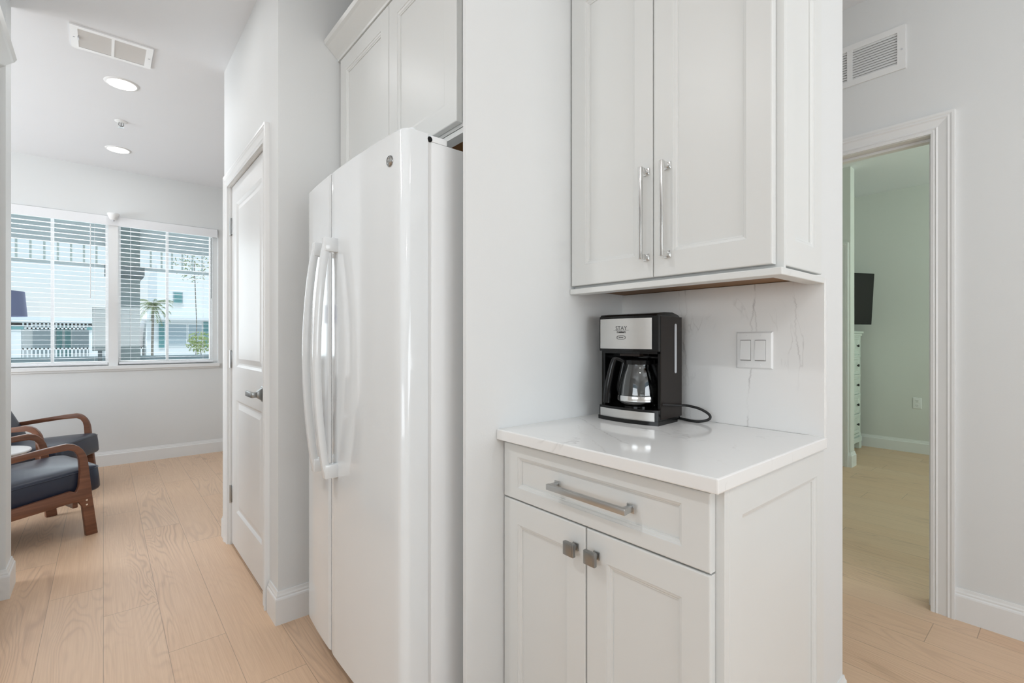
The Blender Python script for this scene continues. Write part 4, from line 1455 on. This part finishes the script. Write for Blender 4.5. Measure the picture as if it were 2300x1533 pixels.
def porch_column(x0, x1, lbl):
    t = thing('porch_column', lbl, 'column', ((x0 + x1) / 2, YPC, -0.04), group=None)
    b = bm_new(); bx(b, x0, x1, YPC - 0.14, YPC + 0.14, -0.04, 2.60); obj('shaft', b, EXT_COL, t)
    b = bm_new()
    bx(b, x0 - 0.045, x1 + 0.045, YPC - 0.185, YPC + 0.185, 1.99, 2.11, 0.004); bx(b, x0 - 0.02, x1 + 0.02, YPC - 0.16, YPC + 0.16, 1.955, 1.99)
    obj('capital', b, EXT_CAP, t)
    return t
porch_column(0.055, 0.362, 'square grey porch column outside the right half of the window')

def frieze(x0, x1, n, lbl):
    t = thing('porch_frieze', lbl, 'porch frieze', ((x0 + x1) / 2, YPC, 2.08), group='hanging slat friezes of the porch')
    b = bm_new(); bx(b, x0, x1, YPC - 0.02, YPC + 0.02, 2.350, 2.385); obj('top_rail', b, EXT_T, t)
    b = bm_new(); bx(b, x0, x1, YPC - 0.022, YPC + 0.022, 2.085, 2.118); obj('bottom_rail', b, EXT_T, t)
    s0 = x0 + (x1 - x0) / (n + 1)
    for k in range(n):
        x = x0 + (x1 - x0) * (k + 1) / (n + 1)
        b = bm_new(); bx(b, x - 0.010, x + 0.010, YPC - 0.012, YPC + 0.012, 2.118, 2.350); obj('slat', b, EXT_G, t)
frieze(-1.48, 0.052, 12, 'pale hanging slat frieze left of the grey porch column')
frieze(0.365, 1.76, 11, 'pale hanging slat frieze right of the grey porch column')

def railing(x0, x1, lbl):
    t = thing('porch_railing', lbl, 'railing', ((x0 + x1) / 2, YPC, -0.04), group='porch railings')
    b = bm_new(); bx(b, x0, x1, YPC - 0.03, YPC + 0.03, 0.935, 0.962); bx(b, x0, x1, YPC - 0.015, YPC + 0.015, 0.895, 0.935); obj('top_rail', b, mat('rail_paint', (0.42, 0.52, 0.56), 0.6), t)
    b = bm_new(); bx(b, x0, x1, YPC - 0.02, YPC + 0.02, 0.06, 0.10); obj('bottom_rail', b, mat('rail_paint', (0.42, 0.52, 0.56), 0.6), t)
    n = int((x1 - x0) / 0.118)
    for k in range(n):
        x = x0 + (k + 0.5) * (x1 - x0) / n
        b = bm_new(); bx(b, x - 0.012, x + 0.012, YPC - 0.012, YPC + 0.012, 0.08, 0.90); obj('baluster', b, EXT_T, t)
railing(-1.48, 0.055, 'grey blue porch railing left of the grey column')
railing(0.362, 1.76, 'grey blue porch railing right of the grey column')

# grey shutter like box beside the column
b = bm_new(); bx(b, -0.100, 0.045, 7.46, 7.56, 1.04, 1.555, 0.004)
for k in range(9):
    bx(b, -0.094, 0.040, 7.450, 7.465, 1.06 + k * 0.055, 1.095 + k * 0.055)
t = tag(obj('porch_box', b, EXT_COL), 'grey louvered box standing at the porch column seen through the left window half', 'box')
b = bm_new(); bx(b, -0.05, -0.01, 7.49, 7.53, -0.04, 1.04); obj('post', b, EXT_CAP, t, local=True)

# ------------------------------------------------------------------ outside: ground and neighbour building
b = bm_new(); bx(b, -60, 60, 8.35, 90, -0.62, -0.52); struct('trim_6', b, EXT_GROUND, 'pale ground beyond the porch')

NB = 24.0
t = thing('neighbour_building', 'long pale two storey apartment building with teal shutters across the street', 'building', (0, NB + 2, -0.5))
b = bm_new()
bx(b, -12, 0.9, NB + 1.2, NB + 6, -0.5, 1.72)
bx(b, 1.3, 9, NB, NB + 6, -0.5, 2.02)
bx(b, 1.75, 12, NB + 1.5, NB + 7, 2.02, 4.4)
obj('wall', b, EXT_W, t)
b = bm_new()
prism(b, [(NB - 0.5, 1.98), (NB - 0.5, 2.06), (NB + 1.5, 2.55), (NB + 1.5, 1.98)], lambda u, v, w: (w, u, v), 1.1, 12)
prism(b, [(NB - 0.1, 1.80), (NB - 0.1, 1.88), (NB + 3.5, 2.10), (NB + 6.5, 1.8)], lambda u, v, w: (w, u, v), -12.2, 1.05)
obj('roof', b, mat('roof_white', (0.80, 0.82, 0.82), 0.9), t)
def nwin(x0, x1, z0, z1, y):
    bb = bm_new(); bx(bb, x0 - 0.035, x1 + 0.035, y - 0.05, y, z0 - 0.05, z1 + 0.05)
    f = obj('window', bb, EXT_W, t)
    bb = bm_new(); bx(bb, x0, x1, y - 0.065, y - 0.045, z0, z1)
    obj('pane', bb, EXT_GL, f)
def nshut(x0, x1, z0, z1, y):
    bb = bm_new(); bx(bb, x0, x1, y - 0.07, y, z0, z1)
    z = z0 + 0.06
    while z < z1 - 0.05:
        bx(bb, x0 + 0.03, x1 - 0.03, y - 0.085, y - 0.06, z, z + 0.03); z += 0.07
    obj('shutter', bb, EXT_TEAL, t)
nwin(2.02, 2.62, 0.95, 1.80, NB); nwin(2.70, 3.16, 0.95, 1.80, NB)
nshut(1.70, 1.88, 0.86, 1.88, NB); nshut(3.22, 3.40, 0.88, 1.92, NB)
nwin(2.30, 2.66, 2.76, 3.25, NB + 1.5); nshut(2.34, 2.62, 2.78, 3.22, NB + 1.44)
nwin(-2.00, -1.42, 0.62, 1.70, NB + 1.2); nwin(-0.92, -0.40, 0.62, 1.70, NB + 1.2)
nshut(-1.36, -1.20, 0.55, 1.74, NB + 1.2); nshut(-1.12, -0.96, 0.55, 1.74, NB + 1.2)
nwin(-4.2, -3.4, 0.62, 1.70, NB + 1.2)
for x in (-2.35, -0.25):
    b = bm_new(); bx(b, x - 0.16, x + 0.16, NB - 0.1, NB + 0.22, -0.5, 1.62); obj('porch_post', b, EXT_W, t)
    b = bm_new(); bx(b, x - 0.22, x + 0.22, NB - 0.16, NB + 0.28, 1.54, 1.64); obj('post_cap', b, EXT_TEAL, t)
def nrail(x0, x1, z0, z1, n):
    bb = bm_new(); bx(bb, x0, x1, NB, NB + 0.05, z1 - 0.05, z1); bx(bb, x0, x1, NB, NB + 0.05, z0, z0 + 0.05)
    for k in range(n):
        x = x0 + (k + .5) * (x1 - x0) / n
        bx(bb, x - 0.022, x + 0.022, NB, NB + 0.04, z0, z1)
    obj('balustrade', bb, EXT_W, t)
nrail(-2.2, -0.4, 0.20, 0.88, 17)
nrail(-2.2, -0.4, 1.56, 1.84, 17)
nrail(-0.1, 1.2, 0.20, 0.88, 12)

# palm tree and shrubs
random.seed(5)
t = thing('palm_tree', 'small green palm tree outside seen through the right window half', 'tree', (0.95, 15.0, -0.52))
b = bm_new(); tube(b, spline([(0.95, 15, -0.52), (0.93, 15, 0.6), (0.95, 15, 2.02)], 6), 0.028, 10); obj('trunk', b, BARK, t, smooth=50)
b = bm_new()
for k in range(26):
    a = k * 2.399
    L = 0.34 + 0.12 * random.random()
    el = 1.2 - 0.075 * k
    pts = []
    for q in range(6):
        u = q / 5
        rr = L * u
        pts.append((0.95 + rr * math.cos(a), 15 + rr * math.sin(a), 2.06 + L * u * math.sin(el) - 0.30 * u * u))
    for i in range(5):
        p, q2 = Vector(pts[i]), Vector(pts[i + 1])
        sd = Vector((-math.sin(a), math.cos(a), 0))
        for sgn in (-1, 1):
            for m_ in range(3):
                s0 = p.lerp(q2, m_ / 3)
                tip = s0 + sd * sgn * (0.10 * (1 - 0.12 * i)) + (q2 - p).normalized() * 0.06 - Vector((0, 0, 0.05))
                w_ = (q2 - p) * 0.16
                b.faces.new([b.verts.new(s0), b.verts.new(s0 + w_), b.verts.new(tip)])
    tube(b, pts, 0.006, 4)
obj('fronds', b, LEAF, t)

def shrub(x, y, z, r, n, lbl, m, seed):
    random.seed(seed)
    t = thing('shrub', lbl, 'shrub', (x, y, -0.52))
    b = bm_new(); tube(b, [(x, y, -0.52), (x + 0.05, y, z * 0.5), (x, y, z)], 0.010, 6); obj('stem', b, BARK, t)
    b = bm_new()
    for k in range(n):
        d = Vector((random.gauss(0, 1), random.gauss(0, 1), random.gauss(0, 1))).normalized() * r * random.random() ** 0.4
        c = Vector((x, y, z)) + d
        u = Vector((random.gauss(0, 1), random.gauss(0, 1), random.gauss(0, 1))).normalized() * 0.035
        v = u.orthogonal().normalized() * 0.016
        b.faces.new([b.verts.new(c - u), b.verts.new(c + v), b.verts.new(c + u), b.verts.new(c - v)])
    obj('foliage', b, m, t)
shrub(1.68, 13.0, 1.10, 0.27, 420, 'yellow green shrub outside at the right edge of the window', LEAF_Y, 3)
shrub(1.62, 13.4, 2.95, 0.46, 190, 'sparse tree branches outside at the upper right of the window', LEAF, 8)
